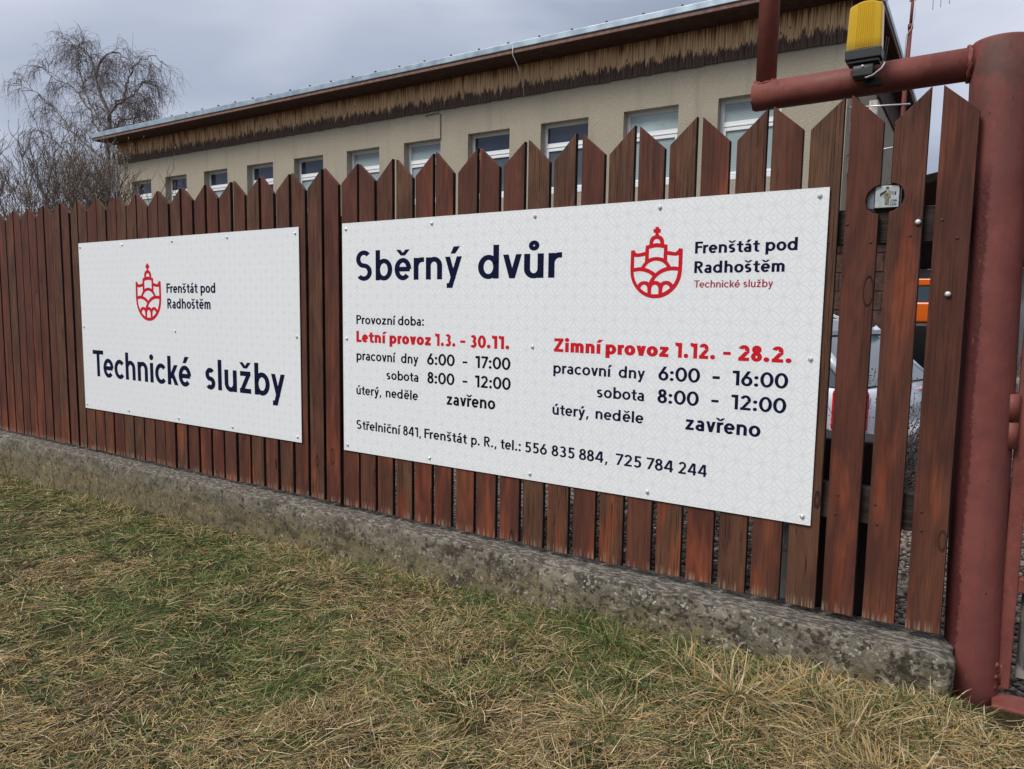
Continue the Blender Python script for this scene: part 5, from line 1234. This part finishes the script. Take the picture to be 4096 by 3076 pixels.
for (cx, cy, r_, n, L, g_) in ((-.12, -.17, .05, 200, .17, .25), (-.02, -.16, .05, 220, .15, .4), (-.50, -.16, .06, 160, .15, .3), (-1.9, -.15, .05, 120, .13, .8), (-1.35, -.18, .08, 380, .23, .9), (-1.15, -.30, .10, 320, .24, .85), (-1.0, -.5, .12, 240, .22, .7), (-2.62, -.20, .08, 260, .16, .9), (-2.75, -.32, .09, 220, .18, .15), (-4.55, -.32, .10, 260, .14, .85),
        (-.85, -.30, .12, 330, .22, .55), (-.62, -.42, .14, 420, .30, .15), (-.40, -.30, .10, 300, .24, .1), (-.25, -.42, .13, 380, .28, .08), (-.05, -.34, .10, 260, .18, .2), (.10, -.30, .10, 220, .16, .1), (-.15, -.62, .16, 420, .20, .1),
        (-5.4, -.3, .12, 220, .14, .4), (-6.6, -.3, .12, 220, .14, .3), (-3.5, -.28, .1, 200, .14, .3), (-2.1, -.24, .09, 200, .15, .35), (-1.9, -.55, .15, 260, .14, .4), (-.95, -.75, .18, 300, .20, .25), (-1.6, -.9, .2, 260, .12, .6), (.35, -.4, .15, 260, .16, .2)):
    tuft(cx, cy, r_, n, L, g_)
# long bleached stems lying across the lawn
n = 900; x_ = GR.uniform(-6, .6, n); y_ = GR.uniform(-2.2, -.16, n)
tuft_parts.append(blades(n, (x_, y_), GR.uniform(0, 6.28, n), np.abs(GR.normal(.12, .12, n)), GR.uniform(.12, .34, n), GR.uniform(.0016, .0030, n), GR.uniform(.1, .4, n), PAL[GR.choice([0, 0, 1, 7], n)] * GR.uniform(.9, 1.35, n)[:, None], 5))
add_grass('grass_tufts', tuft_parts)
# dry weed stalks against the plinth on the left
wd_ = []
rt = np.random.default_rng(9)
for k in range(34):
    cx = rt.uniform(-7.2, -3.6) if k < 24 else rt.uniform(-3.2, -.3); cy = -.14 - rt.uniform(0, .12); z0 = float(gz(np.array([cx]), np.array([cy]))[0])
    s1 = wander((cx, cy, z0), (rt.normal(0, .35), -.1, 1), rt.uniform(.12, .34) * (1 if k < 24 else .7), 8, jit=.16, droop=.10); wd_.append((s1, np.linspace(.0022, .0010, 9)))
    if k % 3 == 0:
        for j in range(4): 
            q_ = wander(s1[rt.integers(4, 9)], rt.normal(0, 1, 3) + np.array([0, 0, .6]), .04, 3, jit=.2); wd_.append((q_, np.linspace(.0012, .0026, 4)))
v, f = tubes_np(wd_, 4); tag(obj('dry_weed_stalks', npmesh('dry_weed_stalks', v, f, 4, bark('dry_stalk', (.10, .065, .04), (.36, .28, .18)))), kind='stuff')
# fallen leaves and clover
def scatter_leaves(nm, n, x0, x1, y0, y1, smin, smax, cols, lift, mat):
    x_ = GR.uniform(x0, x1, n); y_ = GR.uniform(y0, y1, n); keep = vnoise(x_, y_, 2.4, 31) > GR.random(n) * .8; x_, y_ = x_[keep], y_[keep]; n = len(x_)
    s = GR.uniform(smin, smax, n); a = GR.uniform(0, 6.28, n); t1 = GR.normal(0, .45, n); t2 = GR.normal(0, .45, n); cup = GR.uniform(-.35, .5, n)
    u = np.array([(-1, 0), (-.55, .55), (.1, .62), (.75, .38), (1.05, 0), (.7, -.42), (.1, -.6), (-.55, -.5), (0, 0)]); V_ = np.zeros((n, 9, 3))
    for k, (p_, q_) in enumerate(u):
        h_ = cup * (p_ * p_ + q_ * q_) + GR.normal(0, .08, n); X_ = p_ * np.cos(a) - q_ * np.sin(a); Y_ = p_ * np.sin(a) + q_ * np.cos(a)
        V_[:, k, 0] = x_ + X_ * s; V_[:, k, 1] = y_ + Y_ * s; V_[:, k, 2] = gz(x_, y_) + lift + (h_ + X_ * t1 + Y_ * t2) * s + .004
    tri = np.array([(k, (k + 1) % 8, 8) for k in range(8)]); F_ = (tri[None] + (np.arange(n) * 9)[:, None, None]).reshape(-1)
    c_ = np.array(cols)[GR.integers(0, len(cols), n)] * GR.uniform(.6, 1.3, n)[:, None]
    tag(obj(nm, npmesh(nm, V_.reshape(-1, 3), F_, 3, mat, np.repeat(c_, 9, 0))), kind='stuff')
scatter_leaves('fallen_leaves', 420, -6, 1.0, -3.0, -.16, .007, .018, [(.17, .115, .08), (.22, .14, .09), (.14, .105, .085), (.26, .15, .09)], .020, GRASS)
scatter_leaves('clover_leaves', 3200, -5, 1.0, -3.0, -.2, .003, .008, [(.075, .12, .035), (.10, .14, .05), (.05, .085, .03)], .016, GRASS)
